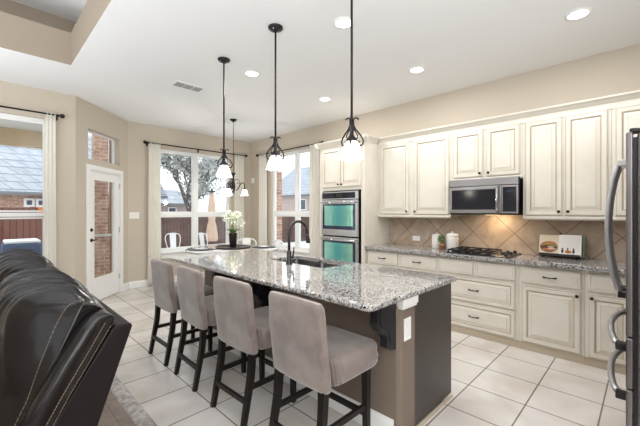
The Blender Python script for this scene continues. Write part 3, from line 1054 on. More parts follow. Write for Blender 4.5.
for i, yy in enumerate((0.65, 0.605, 0.555)):
    ell(b, yy, 0.046, 0.011, 0.022, 0.0524, 0 if i != 1 else 1)
    ell(b, yy, 0.074, 0.008, 0.008, 0.0525, 0)
ell(b, 0.60, 0.04, 0.03, 0.016, 0.0526, 1)
e_ = MB(); sbox(e_, 0.4895, 0.4918, 0.004, 0.221, 0.006, 0.051); obj('page_edges', e_, M['pinkpage'], pgr, label='pinkish page edges')
obj('small_pictures', b, [M['fig'], M['bun']], pgr, recalc=False)

# outlets and switches
def plate(label, name, cat, c, n, wd, ht, slots, group=None):
    n = Vector(n).normalized()
    u = Vector((0, 0, 1)).cross(n).normalized()
    mx = Matrix((( u.x, 0, n.x, c[0]), (u.y, 0, n.y, c[1]), (0, 1, 0, c[2]), (0, 0, 0, 1)))
    r = thing(name, label, cat, c, group)
    b = MB(); b.box(-wd / 2, wd / 2, -ht / 2, ht / 2, 0.0008, 0.006, 0.002, mx=mx); obj('cover_plate', b, M['plate'], r)
    for (x, y, w_, h_) in slots:
        b = MB(); b.box(x - w_ / 2, x + w_ / 2, y - h_ / 2, y + h_ / 2, 0.0062, 0.010, 0.001, mx=mx)
        obj('rocker' if cat == 'switch' else 'socket', b, M['white'], r)
plate('white double outlet on the beige backsplash left of the canisters', 'wall_outlet', 'outlet', (XR - 0.014, 2.43, 1.02), (-1, 0, 0), 0.118, 0.072, [(-0.024, 0, 0.03, 0.034), (0.024, 0, 0.03, 0.034)])
plate('white three-gang light switch on the wall left of the nook curtain', 'light_switch', 'switch', (1.985, YB, 1.34), (0, -1, 0), 0.165, 0.115, [(-0.046, 0, 0.032, 0.066), (0, 0, 0.032, 0.066), (0.046, 0, 0.032, 0.066)])
r = thing('motion_sensor', 'small white sensor box high in the nook corner', 'sensor', (XR, 6.60, 2.13))
b = MB(); b.box(XR - 0.05, XR - 0.001, 6.57, 6.64, 2.07, 2.19, 0.008); obj('sensor_case', b, M['plate'], r)
b = MB(); b.box(XR - 0.053, XR - 0.0505, 6.582, 6.628, 2.085, 2.13, 0.001); obj('sensor_lens', b, M['white'], r)

# ------------------------------------------------------------------ island
IX0, IX1, IY0, IY1 = 1.425, 2.56, 1.035, 3.69
r = thing('kitchen_island', 'taupe kitchen island with dark end panel under the granite top', 'island', (2.1, 2.35, 0))
b = MB()
PX0, PX1 = 1.79, 1.965
b.prism([(PX0 + 0.03, 1.075), (PX0 + 0.009, 1.084), (PX0, 1.105), (PX0, 3.60), (PX1, 3.60), (PX1, 1.075)], lambda x, y, z: (x, y, z), 0.001, 0.885)
obj('bar_wall', b, M['islandwall'], r)
b = MB(); b.box(PX1 + 0.001, 2.50, 1.095, 1.99, 0.08, 0.884); b.box(PX1 + 0.001, 2.50, 2.83, 3.60, 0.08, 0.884)
b.box(PX1 + 0.001, 2.50, 1.99, 2.83, 0.08, 0.66); b.box(2.492, 2.50, 1.99, 2.83, 0.66, 0.884); b.box(PX1 + 0.001, 2.02, 1.99, 2.83, 0.66, 0.884)
b.box(PX1 + 0.001, 2.44, 1.10, 3.58, 0.001, 0.08)
obj('cabinet_body', b, M['islandpanel'], r)
b = MB(); b.box(PX1 + 0.001, 2.532, 1.078, 1.094, 0.03, 0.884, 0.001); obj('end_panel', b, M['islandpanel'], r)
b = MB(); b.box(PX1 + 0.003, 2.53, 1.066, 1.0775, 0.001, 0.022, 0.002); obj('shoe_moulding', b, M['toe'], r)
for i in range(4):
    b = MB(); y0 = 1.12 + 0.62 * i
    b.box(2.5005, 2.52, y0, y0 + 0.595, 0.10, 0.87, 0.004); d = obj('door', b, M['islandpanel'], r)
    k = MB(); k.lathe([(0, 0), (0.006, 0), (0.006, 0.014), (0.014, 0.022), (0.012, 0.03), (0, 0.032)], (2.52, y0 + 0.54, 0.8), 12, mx=Matrix.Rotation(PI / 2, 4, 'Y')); obj('knob', k, M['bronze'], d)
b = MB()
b.box(PX0 - 0.002, PX1 + 0.004, 1.050, 1.100, 0.835, 0.8845, 0.004)
b.box(PX0 + 0.004, PX1 + 0.0, 1.058, 1.098, 0.818, 0.836, 0.004)
obj('cap_moulding', b, M['white'], r, label='white cap moulding on the end of the bar wall')
b = MB(); b.prism(prof, lambda t, z, s: (PX0 - t, s, z), 1.12, 3.60)
obj('baseboard', b, M['white'], r, label='white baseboard around the bar wall')
# corbels
def corbel(y):
    x = PX0 - 0.001
    K = 0.68
    P = [(0, 0.884), (-0.192, 0.884), (-0.194, 0.800), (-0.199, 0.775), (-0.192, 0.748), (-0.176, 0.725), (-0.154, 0.708), (-0.130, 0.698), (-0.114, 0.686), (-0.100, 0.668), (-0.090, 0.645), (-0.094, 0.630), (-0.098, 0.615), (-0.092, 0.600), (-0.076, 0.588), (-0.052, 0.580), (-0.026, 0.578), (-0.012, 0.572), (0, 0.572)]
    m_ = MB()
    m_.prism([(x + p[0], p[1]) for p in P], lambda X, Z, Y: (X, Y, Z), y, y + 0.055, bev=0.004)
    Q = [(-0.168, 0.86), (-0.172, 0.79), (-0.160, 0.75), (-0.128, 0.722), (-0.096, 0.704), (-0.076, 0.67), (-0.068, 0.63), (-0.05, 0.605), (-0.02, 0.60), (-0.02, 0.86)]
    m_.prism([(x + p[0], p[1]) for p in Q], lambda X, Z, Y: (X, Y, Z), y - 0.005, y + 0.060)
    obj('corbel', m_, M['corbel'], r, label='black scrolled corbel')
for y in (1.104, 2.365, 3.0):
    corbel(y)
plate('white outlet on the end of the island bar wall', 'wall_outlet', 'outlet', (1.868, 1.075, 0.685), (0, -1, 0), 0.082, 0.138, [(0, 0.028, 0.036, 0.034), (0, -0.028, 0.036, 0.034)])

# granite top with the sink cut-out
SX0, SX1, SY0, SY1 = 2.095, 2.48, 2.02, 2.80
def slab(poly, hole, z0, z1, rnd):
    b = bmesh.new()
    e = 0.010
    def off(poly, d):
        n = len(poly); R = []
        for i in range(n):
            p, q, s_ = Vector(poly[i - 1]), Vector(poly[i]), Vector(poly[(i + 1) % n])
            n1 = Vector(((q - p).y, -(q - p).x)).normalized(); n2 = Vector(((s_ - q).y, -(s_ - q).x)).normalized()
            m_ = (n1 + n2).normalized()
            R.append(tuple(q - m_ * d / max(0.3, m_.dot(n1))))
        return R
    lev = [(e, z0), (0.003, z0 + 0.003), (0, z0 + e), (0, z1 - e), (0.003, z1 - 0.003), (e, z1)]
    rings = [[b.verts.new((x, y, z)) for (x, y) in off(poly, d)] for (d, z) in lev]
    n = len(poly)
    for i in range(len(rings) - 1):
        for j in range(n):
            f = b.faces.new((rings[i][j], rings[i][(j + 1) % n], rings[i + 1][(j + 1) % n], rings[i + 1][j]))
            f.smooth = True
    h = len(hole)
    H0 = [b.verts.new((x, y, z0)) for (x, y) in hole]
    H1 = [b.verts.new((x, y, z1)) for (x, y) in hole]
    for j in range(h):
        b.faces.new((H0[j], H1[j], H1[(j + 1) % h], H0[(j + 1) % h]))
    for ring, HH in ((rings[-1], H1), (rings[0], H0)):
        ed = []
        for L_ in (ring, HH):
            for j in range(len(L_)):
                a, c = L_[j], L_[(j + 1) % len(L_)]
                ed.append(b.edges.get((a, c)) or b.edges.new((a, c)))
        bmesh.ops.triangle_fill(b, use_beauty=True, edges=ed)
    return b
def rrect(x0, x1, y0, y1, r_, k=5):
    P = []
    for (cx, cy, a0) in ((x1 - r_, y0 + r_, -PI / 2), (x1 - r_, y1 - r_, 0), (x0 + r_, y1 - r_, PI / 2), (x0 + r_, y0 + r_, PI)):
        for i in range(k + 1):
            a = a0 + PI / 2 * i / k
            P.append((cx + r_ * math.cos(a), cy + r_ * math.sin(a)))
    return P
top = MB(); top.merge(slab(rrect(IX0, IX1, IY0, IY1, 0.035), rrect(SX0, SX1, SY0, SY1, 0.04), 0.886, 0.92, 0.01))
tag(obj('island_countertop', top, M['granite'], loc=(2.0, 2.35, 0.886)), 'polished grey speckled granite slab on top of the kitchen island', 'countertop')

# sink and faucet
r = thing('kitchen_sink', 'double bowl steel sink set into the island top', 'sink', (2.285, 2.38, 0.70))
for (a, c) in ((SY0 - 0.008, 2.415), (2.435, SY1 + 0.008)):
    b = MB()
    P = [(SX0 - 0.008, SX1 + 0.008, a, c, 0.8845, 0.04), (SX0 - 0.004, SX1 + 0.004, a + 0.004, c - 0.004, 0.87, 0.04), (SX0 + 0.01, SX1 - 0.01, a + 0.015, c - 0.015, 0.72, 0.05), (SX0 + 0.04, SX1 - 0.04, a + 0.045, c - 0.045, 0.70, 0.05)]
    rings = [[(x, y, z) for (x, y) in rrect(x0, x1, y0, y1, q)] for (x0, x1, y0, y1, z, q) in P]
    rings = rings + [[(x, y, z - 0.004) for (x, y, z) in rings[-1]], [(x + (0.006 if x > 2.28 else -0.006), y, z) for (x, y, z) in rings[1]]]
    b.rings(rings[:4], cap=False)
    f = b.bm.faces.new([b.bm.verts.new(p_) for p_ in rings[3]])
    bw = obj('bowl', b, M['sink'], r)
    b = MB(); b.lathe([(0, 0.7015), (0.04, 0.7015), (0.042, 0.704), (0.02, 0.703), (0, 0.702)], ((SX0 + SX1) / 2, (a + c) / 2, 0), 18); obj('drain', b, M['chrome'], bw)
b = MB(); b.box(SX0, SX1, 2.4155, 2.4345, 0.75, 0.882, 0.003); obj('divider', b, M['sink'], r)

r = thing('kitchen_faucet', 'dark bronze gooseneck faucet behind the island sink', 'faucet', (2.05, 2.42, 0.92))
fx, fy = 2.045, 2.42
b = MB(); b.lathe([(0, 0.9205), (0.032, 0.9205), (0.030, 0.93), (0.023, 0.945), (0.022, 1.03), (0.016, 1.05), (0, 1.05)], (fx, fy, 0), 20); obj('base', b, M['faucet'], r)
b = MB()
pts = [(fx, fy, 1.045), (fx, fy, 1.12), (fx, fy, 1.20)]
for i in range(1, 13):
    a = PI * i / 12
    pts.append((fx + 0.105 - 0.105 * math.cos(a), fy - 0.02 * i / 12, 1.215 + 0.105 * math.sin(a)))
pts.append((fx + 0.215, fy - 0.02, 1.19))
b.tube(pts, 0.0135, 12); obj('gooseneck', b, M['faucet'], r)
b = MB(); b.tube([(fx + 0.2145, fy - 0.02, 1.195), (fx + 0.220, fy - 0.02, 1.17), (fx + 0.228, fy - 0.02, 1.12), (fx + 0.230, fy - 0.02, 1.105)], [0.015, 0.018, 0.022, 0.020], 12); obj('spray_head', b, M['faucet'], r)
b = MB(); b.tube([(fx, fy - 0.02, 0.99), (fx + 0.005, fy - 0.05, 0.99)], 0.013, 10); b.tube([(fx + 0.005, fy - 0.045, 0.99), (fx + 0.008, fy - 0.055, 1.03), (fx + 0.008, fy - 0.06, 1.085)], [0.009, 0.007, 0.006], 8); obj('lever', b, M['faucet'], r)

# ------------------------------------------------------------------ bar stools
def spow(x, e):
    return math.copysign(abs(x) ** e, x)
def make_stool():
    r = thing('bar_stool', '', 'bar stool', (0, 0, 0), 'slipcovered bar stools')
    # back: cushion-like slab, raked, covering down to the seat rail
    b = MB()
    R = []
    NZ, NA = 18, 40
    for k in range(NZ + 1):
        t = k / NZ
        z = 0.475 + (0.94 - 0.475) * t
        edge = min(1.0, ((1 - t) / 0.06) ** 0.4 if t > 0.94 else 1.0)
        edge = min(edge, (0.55 + 0.45 * (t / 0.05) ** 0.5) if t < 0.05 else 1.0)
        cx = -0.150 - 0.048 * t + 0.003 * math.sin(t * 9)
        hx = 0.028 * (0.55 + 0.45 * edge)
        hy = (0.213 + 0.008 * math.sin(t * PI) + (0.012 if t < 0.35 else 0) * (1 - t / 0.35)) * (0.965 + 0.035 * edge)
        ring = []
        for j in range(NA):
            a = 2 * PI * j / NA
            y = spow(math.sin(a), 0.16) * hy
            x = spow(math.cos(a), 0.35) * hx
            rip = 0.003 * math.sin(a * 5 + t * 14) * (1 if 0.02 < t < 0.4 else 0.3)
            ring.append((cx + x + rip * 0.6, y + rip, z + (0.008 * (1 - (y / 0.225) ** 2) if t > 0.9 else 0) - (0.012 * (1 - (y / 0.225) ** 2) if t < 0.08 else 0)))
        R.append(ring)
    b.rings(R)
    obj('backrest', b, M['velvet'], r)
    # seat with ruched sides
    b = MB()
    R = []
    NA = 96
    for (z, sc, dz) in ((0.492, 0.93, 0), (0.486, 0.985, 0), (0.50, 1.0, 1), (0.54, 1.01, 1), (0.575, 1.012, 0.8), (0.602, 1.0, 0.4), (0.620, 0.965, 0.1), (0.628, 0.88, 0), (0.632, 0.6, 0)):
        ring = []
        for j in range(NA):
            a = 2 * PI * j / NA
            x = 0.098 + spow(math.cos(a), 0.24) * 0.215 * sc
            y = spow(math.sin(a), 0.28) * 0.228 * sc
            k = dz * 0.009 * math.sin(a * 17 + 4 * math.sin(a * 3) + z * 60)
            ring.append((x + k * math.cos(a), y + k * math.sin(a), z + 0.004 * math.sin(a * 11) * dz))
        R.append(ring)
    b.rings(R)
    obj('seat', b, M['velvet'], r)
    for sy in (-1, 1):
        b = MB(); b.tube([(-0.147, sy * 0.185, 0.53), (-0.163, sy * 0.186, 0.32), (-0.225, sy * 0.19, 0.0)], [0.030, 0.028, 0.022], 4); obj('leg', b, M['espresso'], r)
        b = MB(); b.tube([(0.21, sy * 0.19, 0.53), (0.215, sy * 0.19, 0.0)], [0.030, 0.022], 4); obj('leg', b, M['espresso'], r)
        b = MB(); b.box(-0.185, 0.20, sy * 0.188 - 0.011, sy * 0.188 + 0.011, 0.235, 0.268, 0.002); obj('stretcher', b, M['espresso'], r)
    b = MB(); b.box(-0.210, -0.188, -0.172, 0.172, 0.150, 0.183, 0.002); obj('stretcher', b, M['espresso'], r)
    b = MB(); b.box(0.202, 0.224, -0.172, 0.172, 0.185, 0.218, 0.002); obj('stretcher', b, M['espresso'], r)
    return r
st = make_stool()
SX = 1.415
st.location = (SX, 1.40, 0)
st['label'] = 'nearest taupe slipcovered bar stool, full seat showing, by the corbel'
dup(st, (SX, 2.07, 0), math.radians(1.5), 'second nearest taupe bar stool, crumpled side cover, from the corbel')
dup(st, (SX, 2.735, 0), math.radians(-1.5), 'third taupe bar stool from the corbel, next to the farthest stool')
dup(st, (SX, 3.35, 0), math.radians(1), 'farthest taupe bar stool at the far corner of the island, towards the nook')

# ------------------------------------------------------------------ pendants
def scroll(mx, sc, cen, flip=1):
    """wrought S-scroll in the plane (radial, z)"""
    P = []
    # top curl
    for i in range(7):
        t = i / 6
        a = PI * 1.0 - t * PI * 1.05
        P.append((0.030 + 0.016 * math.cos(a), 0.292 + 0.013 * math.sin(a)))
    P = P[::-1]
    P += [(0.012, 0.268), (0.013, 0.235), (0.026, 0.20), (0.050, 0.165), (0.070, 0.13), (0.080, 0.10), (0.078, 0.075)]
    for i in range(1, 12):
        a = -i / 11 * 1.55 * PI
        rr = 0.026 * (1 - 0.5 * i / 11)
        P.append((0.052 + rr * math.cos(a), 0.072 + rr * math.sin(a)))
    return P
def inner_scroll():
    P = [(0.010, 0.25), (0.014, 0.21), (0.030, 0.175), (0.045, 0.145), (0.042, 0.12)]
    for i in range(1, 9):
        a = -i / 8 * 1.4 * PI
        rr = 0.016 * (1 - 0.5 * i / 8)
        P.append((0.027 + rr * math.cos(a), 0.118 + rr * math.sin(a)))
    return P
def bell(mb, z_top, R0, R1, H, n=32, c=(0, 0, 0)):
    fl = lambda r_, z, a: (r_ * (1 + 0.025 * ((z_top - z) / H) ** 3 * math.cos(a * 6)), z - 0.005 * ((z_top - z) / H) ** 4 * math.cos(a * 6))
    prof_ = []
    for i in range(12):
        t = i / 11
        prof_.append((R0 + (R1 - R0) * (0.62 * min(1, t * 1.7) ** 0.6 + 0.38 * t ** 3), z_top - H * t))
    inn = [(p_[0] - 0.003, p_[1] + 0.002) for p_ in prof_[::-1]]
    mb.lathe([(0, z_top)] + prof_ + inn[:-1] + [(0, z_top - 0.004)], c, n, flute=fl)
def make_pendant():
    r = thing('pendant_lamp', '', 'pendant lamp', (0, 0, 0), 'pendant lamps over the island')
    b = MB(); b.lathe([(0, ZC - 0.001), (0.064, ZC - 0.001), (0.066, ZC - 0.010), (0.058, ZC - 0.022), (0.03, ZC - 0.030), (0.012, ZC - 0.045), (0, ZC - 0.045)], n=24); can = obj('canopy', b, M['iron'], r)
    for s in (-1, 1):
        k = MB(); k.lathe([(0, ZC - 0.034), (0.006, ZC - 0.032), (0.007, ZC - 0.024), (0, ZC - 0.02)], (0.04 * s, 0, 0), 10); obj('screw', k, M['chrome'], can)
    b = MB(); b.tube([(0, 0, ZC - 0.04), (0, 0, 1.95)], 0.0085, 10); obj('stem', b, M['iron'], r)
    b = MB(); b.lathe([(0, 2.03), (0.011, 2.03), (0.017, 2.0), (0.013, 1.96), (0.022, 1.945), (0.036, 1.930), (0.040, 1.912), (0.034, 1.905), (0, 1.905)], n=20); obj('socket_cup', b, M['iron'], r)
    for k in range(3):
        a = math.radians(-45.5 + 18 + 120 * k)
        b = MB()
        P = scroll(None, 1, 0)
        b.tube([(p[0] * 1.12 * math.cos(a), p[0] * 1.12 * math.sin(a), 1.882 + (p[1] - 0.046) * 0.76) for p in P], 0.0058, 7)
        b.tube([(p[0] * math.cos(a), p[0] * math.sin(a), 1.882 + (p[1] - 0.046) * 0.76) for p in inner_scroll()], 0.0042, 6)
        obj('scroll', b, M['iron'], r)
    b = MB(); bell(b, 1.912, 0.036, 0.086, 0.125); obj('shade', b, M['shade'], r)
    return r
pd = make_pendant()
PXx = 1.834
def plight(loc, e, name='pendant_bulb'):
    l = bpy.data.lights.new(name, 'POINT'); l.energy = e; l.shadow_soft_size = 0.05; l.color = (1, 0.92, 0.82)
    o = bpy.data.objects.new(name, l); C.objects.link(o); o.location = loc
pd.location = (PXx, 1.49, 0)
pd['label'] = 'nearest black scroll pendant lamp, in front of the oven tower'
dup(pd, (PXx, 2.356, 0), 0.4, 'middle black scroll pendant lamp, hanging before the side window')
dup(pd, (PXx, 3.25, 0), -0.3, 'farthest black scroll pendant over the island, left of the chandelier')
for y in (1.49, 2.356, 3.25):
    plight((PXx, y, 1.76), 3)

# small chandelier over the nook table
CX, CY = 3.16, 5.27
r = thing('chandelier', 'small black wrought iron chandelier with white bell shades over the nook table', 'chandelier', (CX, CY, ZC))
b = MB(); b.lathe([(0, ZC - 0.001), (0.062, ZC - 0.001), (0.06, ZC - 0.012), (0.035, ZC - 0.03), (0.01, ZC - 0.05), (0, ZC - 0.05)], (CX, CY, 0), 20); obj('canopy', b, M['iron'], r)
b = MB(); b.tube([(CX, CY, ZC - 0.045), (CX, CY, 2.09)], 0.005, 8); obj('stem', b, M['iron'], r)
b = MB(); b.lathe([(0, 2.11), (0.03, 2.10), (0.045, 2.085), (0.018, 2.06), (0.012, 2.02), (0.02, 1.97), (0.032, 1.90), (0.036, 1.84), (0.024, 1.80), (0.034, 1.775), (0.018, 1.745), (0.008, 1.71), (0, 1.70)], (CX, CY, 0), 18); obj('column', b, M['iron'], r)
for k in range(3):
    a = math.radians(-45.5 + 20 + 120 * k)
    ca, sa = math.cos(a), math.sin(a)
    b = MB()
    P = [(0.025, 1.80), (0.05, 1.785), (0.08, 1.81), (0.105, 1.87), (0.135, 1.92), (0.172, 1.93), (0.195, 1.89), (0.198, 1.82)]
    b.tube([(CX + p[0] * ca, CY + p[0] * sa, p[1]) for p in P], 0.010, 7)
    P = [(0.02, 1.97), (0.07, 1.985), (0.105, 1.955), (0.105, 1.915), (0.08, 1.90), (0.066, 1.92), (0.08, 1.935)]
    b.tube([(CX + p[0] * ca, CY + p[0] * sa, p[1]) for p in P], 0.006, 6)
    cc = (CX + 0.198 * ca, CY + 0.198 * sa, 0)
    b.lathe([(0, 1.83), (0.03, 1.825), (0.034, 1.81), (0, 1.805)], cc, 14)
    arm = obj('arm', b, M['iron'], r)
    b = MB(); bell(b, 1.81, 0.03, 0.068, 0.115, 24, cc); obj('shade', b, M['shade'], arm, label='white glass bell shade')
plight((CX, CY, 1.62), 22, 'chandelier_bulbs')

# recessed ceiling lights
def downlight(label, x, y, e, group='recessed ceiling lights'):
    r = thing('recessed_light', label, 'ceiling light', (x, y, ZC), group)
    b = MB(); b.lathe([(0.070, ZC - 0.001), (0.095, ZC - 0.001), (0.094, ZC - 0.006), (0.072, ZC - 0.008), (0.070, ZC - 0.001)], (x, y, 0), 28); obj('trim_ring', b, M['plate'], r)
    b = MB(); b.lathe([(0, ZC - 0.005), (0.071, ZC - 0.005), (0.068, ZC - 0.001), (0, ZC - 0.001)], (x, y, 0), 28); obj('lamp_lens', b, M['lamp'], r)
    l = bpy.data.lights.new('downlight', 'AREA'); l.shape = 'DISK'; l.size = 0.14; l.energy = e; l.color = (1, 0.985, 0.965)
    o = bpy.data.objects.new('downlight', l); C.objects.link(o); o.location = (x, y, ZC - 0.012)
    return r
DE = 12
downlight('lit recessed ceiling light beside the nearest pendant rod', 2.205, 1.88, DE)
downlight('lit recessed ceiling light nearest the top right, above the refrigerator side', 3.467, 0.415, DE)
downlight('lit recessed ceiling light above the microwave wall', 3.53, 1.905, DE)
downlight('lit recessed ceiling light between the two farther pendant canopies', 2.258, 3.35, DE)
downlight('lit recessed ceiling light in front of the oven tower', 3.517, 3.356, DE)

# ceiling vent
r = thing('ceiling_vent', 'white rectangular air vent in the ceiling near the nook', 'vent', (1.905, 4.29, ZC))
b = MB(); b.box(1.70, 2.11, 4.18, 4.40, ZC - 0.010, ZC - 0.001, 0.003); obj('frame', b, M['plate'], r)
for i in range(3):
    x0 = 1.735 + i * 0.118
    b = MB()
    b.box(x0, x0 + 0.105, 4.215, 4.365, ZC - 0.0108, ZC - 0.0101, mi=1)
    for k in range(6):
        b.box(x0, x0 + 0.105, 4.218 + k * 0.026, 4.230 + k * 0.026, ZC - 0.0135, ZC - 0.0109, mi=0)
    obj('louver_panel', b, [M['slat'], M['eave']], r)
for (x, y, lab) in ((2.95, 6.13, 'small white ceiling speaker grille near the nook back wall'), (3.95, 4.9, 'small white ceiling vent near the side window')):
    b = MB(); b.box(x - 0.13, x + 0.13, y - 0.07, y + 0.07, ZC - 0.008, ZC - 0.001, 0.003)
    r = thing('ceiling_vent', 'small white ceiling vent ' + ('near the nook back wall' if y > 6 else 'near the side window'), 'vent', (x, y, ZC))
    obj('frame', b, M['plate'], r)
    for k in range(4):
        b = MB(); b.box(x - 0.11, x + 0.11, y - 0.052 + k * 0.028, y - 0.036 + k * 0.028, ZC - 0.0105, ZC - 0.0081); obj('louver', b, M['plate'], r)

# ------------------------------------------------------------------ nook table and what stands on it
r = thing('dining_table', 'round dining table with painted-in pale sheen in the breakfast nook', 'table', (CX, CY, 0))
b = MB(); b.lathe([(0, 0.725), (0.76, 0.725), (0.795, 0.735), (0.80, 0.748), (0.792, 0.760), (0, 0.760)], (CX, CY, 0), 64); obj('tabletop', b, M['table'], r)
b = MB(); b.lathe([(0, 0.7245), (0.22, 0.7245), (0.20, 0.70), (0.09, 0.66), (0.065, 0.58), (0.085, 0.42), (0.11, 0.30), (0.08, 0.20), (0.12, 0.15), (0, 0.15)], (CX, CY, 0), 28); obj('pedestal', b, M['table'], r)
for k in range(4):
    a = k * PI / 2 + PI / 4
    b = MB(); b.tube([(CX + 0.06 * math.cos(a), CY + 0.06 * math.sin(a), 0.18), (CX + 0.25 * math.cos(a), CY + 0.25 * math.sin(a), 0.10), (CX + 0.40 * math.cos(a), CY + 0.40 * math.sin(a), 0.022)], [0.045, 0.035, 0.022], 8); obj('foot', b, M['table'], r)

b = MB(); b.lathe([(0, 0.7605), (0.29, 0.7605), (0.31, 0.772), (0.315, 0.788), (0.305, 0.788), (0.298, 0.774), (0, 0.772)], (CX + 0.02, CY + 0.03, 0), 40)
tag(obj('serving_tray', b, M['traywood'], loc=(CX + 0.02, CY + 0.03, 0.7605)), 'round dark wooden tray under the white orchid', 'tray')
for (dx, dy, lab) in ((-0.52, 0.16, 'dark round placemat at the left side of the nook table'), (0.46, -0.28, 'dark round placemat at the right side of the nook table')):
    b = MB(); b.lathe([(0, 0.7605), (0.21, 0.7605), (0.212, 0.764), (0.208, 0.766), (0, 0.766)], (CX + dx, CY + dy, 0), 36)
    tag(obj('placemat', b, M['mat'], loc=(CX + dx, CY + dy, 0.7605)), lab, 'placemat', 'dark placemats')
    r = thing('dinner_plate', 'white plate on the ' + ('left' if dx < 0 else 'right') + ' dark placemat of the nook table', 'plate', (CX + dx, CY + dy, 0.766), 'white plates')
    b = MB(); b.lathe([(0, 0.7665), (0.06, 0.7665), (0.07, 0.770), (0.105, 0.779), (0.105, 0.782), (0.07, 0.774), (0, 0.772)], (CX + dx, CY + dy, 0), 32)
    obj('dish', b, M['ceramic'], r)

# orchid
PX_, PY_ = CX + 0.005, CY + 0.02
r = thing('potted_orchid', 'white flowering plant in a tall black pot on the nook table', 'plant', (PX_, PY_, 0.772))
b = MB(); b.lathe([(0, 0.7725), (0.052, 0.7725), (0.056, 0.78), (0.075, 1.00), (0.078, 1.02), (0.074, 1.026), (0.068, 1.02), (0.066, 1.0), (0, 0.995)], (PX_, PY_, 0), 28); obj('pot', b, M['pot'], r)
rng = random.Random(3)
for k in range(8):
    a = k * PI / 4 + 0.2
    b = MB()
    P = []
    for i in range(6):
        t = i / 5
        c = Vector((PX_ + (0.02 + 0.12 * t) * math.cos(a), PY_ + (0.02 + 0.12 * t) * math.sin(a), 1.0 + 0.10 * math.sin(t * 2.2)))
        s = Vector((-math.sin(a), math.cos(a), 0)) * 0.024 * math.sin(PI * (0.12 + 0.86 * t))
        P.append([c - s, c - Vector((0, 0, 0.006)), c + s])
    b.grid(P); obj('leaf', b, M['leaf'], r, recalc=False)
for k in range(7):
    a = k * 2 * PI / 7 + 0.4
    lean_ = 0.02 if k == 0 else rng.uniform(0.06, 0.13)
    tip_ = Vector((PX_ + lean_ * math.cos(a), PY_ + lean_ * math.sin(a), rng.uniform(1.19, 1.37)))
    b = MB(); b.tube([(PX_ + 0.015 * math.cos(a), PY_ + 0.015 * math.sin(a), 0.997), ((PX_ + tip_.x) / 2, (PY_ + tip_.y) / 2, 1.16), tip_], [0.004, 0.0035, 0.003], 6); sm = obj('stem', b, M['stem'], r)
    b = MB()
    for j in range(46):
        d_ = Vector((rng.gauss(0, 1), rng.gauss(0, 1), rng.gauss(0, 0.8))).normalized()
        c = tip_ + Vector((d_.x * 0.095, d_.y * 0.095, d_.z * 0.085)) * rng.uniform(0.6, 1.0)
        q = d_.to_track_quat('Z', 'Y')
        for p_ in range(5):
            an = p_ * 2 * PI / 5
            e1 = q @ Vector((math.cos(an) * 0.022, math.sin(an) * 0.022, 0.006))
            e2 = q @ Vector((math.cos(an + 0.5) * 0.014, math.sin(an + 0.5) * 0.014, 0.004))
            e3 = q @ Vector((math.cos(an - 0.5) * 0.014, math.sin(an - 0.5) * 0.014, 0.004))
            b.face([c, c + e3, c + e1, c + e2])
    obj('flower_spray', b, M['petal'], sm, recalc=False)

# metal chairs
def make_chair(label, group):
    r = thing('metal_chair', label, 'chair', (0, 0, 0), group)
    b = MB(); b.box(-0.18, 0.18, -0.18, 0.18, 0.44, 0.455, 0.006); b.box(-0.16, 0.16, -0.16, 0.16, 0.455, 0.458, 0.001); obj('seat', b, M['whitemetal'], r)
    for sx in (-1, 1):
        for sy in (-1, 1):
            b = MB(); b.tube([(sx * 0.15, sy * 0.15, 0.442), (sx * 0.21, sy * 0.21, 0.0)], [0.022, 0.013], 8); obj('leg', b, M['whitemetal'], r)
    b = MB()
    P = [(-0.165, -0.165, 0.45), (-0.20, -0.205, 0.66)]
    for i in range(11):
        a = PI * i / 10
        P.append((-0.215 - 0.012 * math.sin(a), -0.205 * math.cos(a), 0.72 + 0.13 * math.sin(a) ** 0.6))
    P += [(-0.20, 0.205, 0.66), (-0.165, 0.165, 0.45)]
    b.tube(P, 0.012, 8); obj('back_frame', b, M['whitemetal'], r)
    b = MB(); b.prism([(-0.075, 0.45), (0.075, 0.45), (0.09, 0.842), (-0.09, 0.842)], lambda y, z, d: (-0.17 - 0.055 * (z - 0.45) / 0.39 + d, y, z), -0.003, 0.003); obj('back_splat', b, M['whitemetal'], r)
    return r
ch = make_chair('white metal dining chair at the far right side of the nook table', 'white metal dining chairs')
ch.location = (CX + 0.57, CY + 0.56, 0); ch.rotation_euler = (0, 0, math.radians(222))
dup(ch, (CX + 0.68, CY - 0.12, 0), math.radians(170), 'white metal dining chair at the nook table before the side window')
# ------------------------------------------------------------------ sofa
SYN, SYF = 1.352, 3.42
r = thing('reclining_sofa', 'dark brown leather reclining sofa with puffy stitched back cushions', 'sofa', (0.0, 2.4, 0))
def xz(mb, poly, y0, y1, mi=0, bev=0):
    mb.prism(poly, lambda x, z, y: (x, y, z), y0, y1, mi=mi, bev=bev)
b = MB()
shell = [(0.394, 1.000), (0.386, 1.010), (0.340, 1.012), (0.325, 1.0), (0.155, 0.72), (0.02, 0.45), (0.02, 0.06), (0.10, 0.06), (0.285, 0.68)]
xz(b, shell, SYN, SYF, bev=0.006)
obj('back_shell', b, M['shell'], r, label='flat matte back panel')
b = MB(); b.box(-0.55, 0.02, SYN + 0.03, SYF - 0.03, 0.06, 0.30, 0.02)
obj('seat_base', b, M['leather'], r)
for (x, y) in ((-0.5, 1.45), (-0.5, 3.3), (0.0, 1.45), (0.0, 3.3)):
    b = MB(); b.box(x - 0.03, x + 0.03, y - 0.03, y + 0.03, 0.0, 0.062, 0.004); obj('foot', b, M['black'], r)
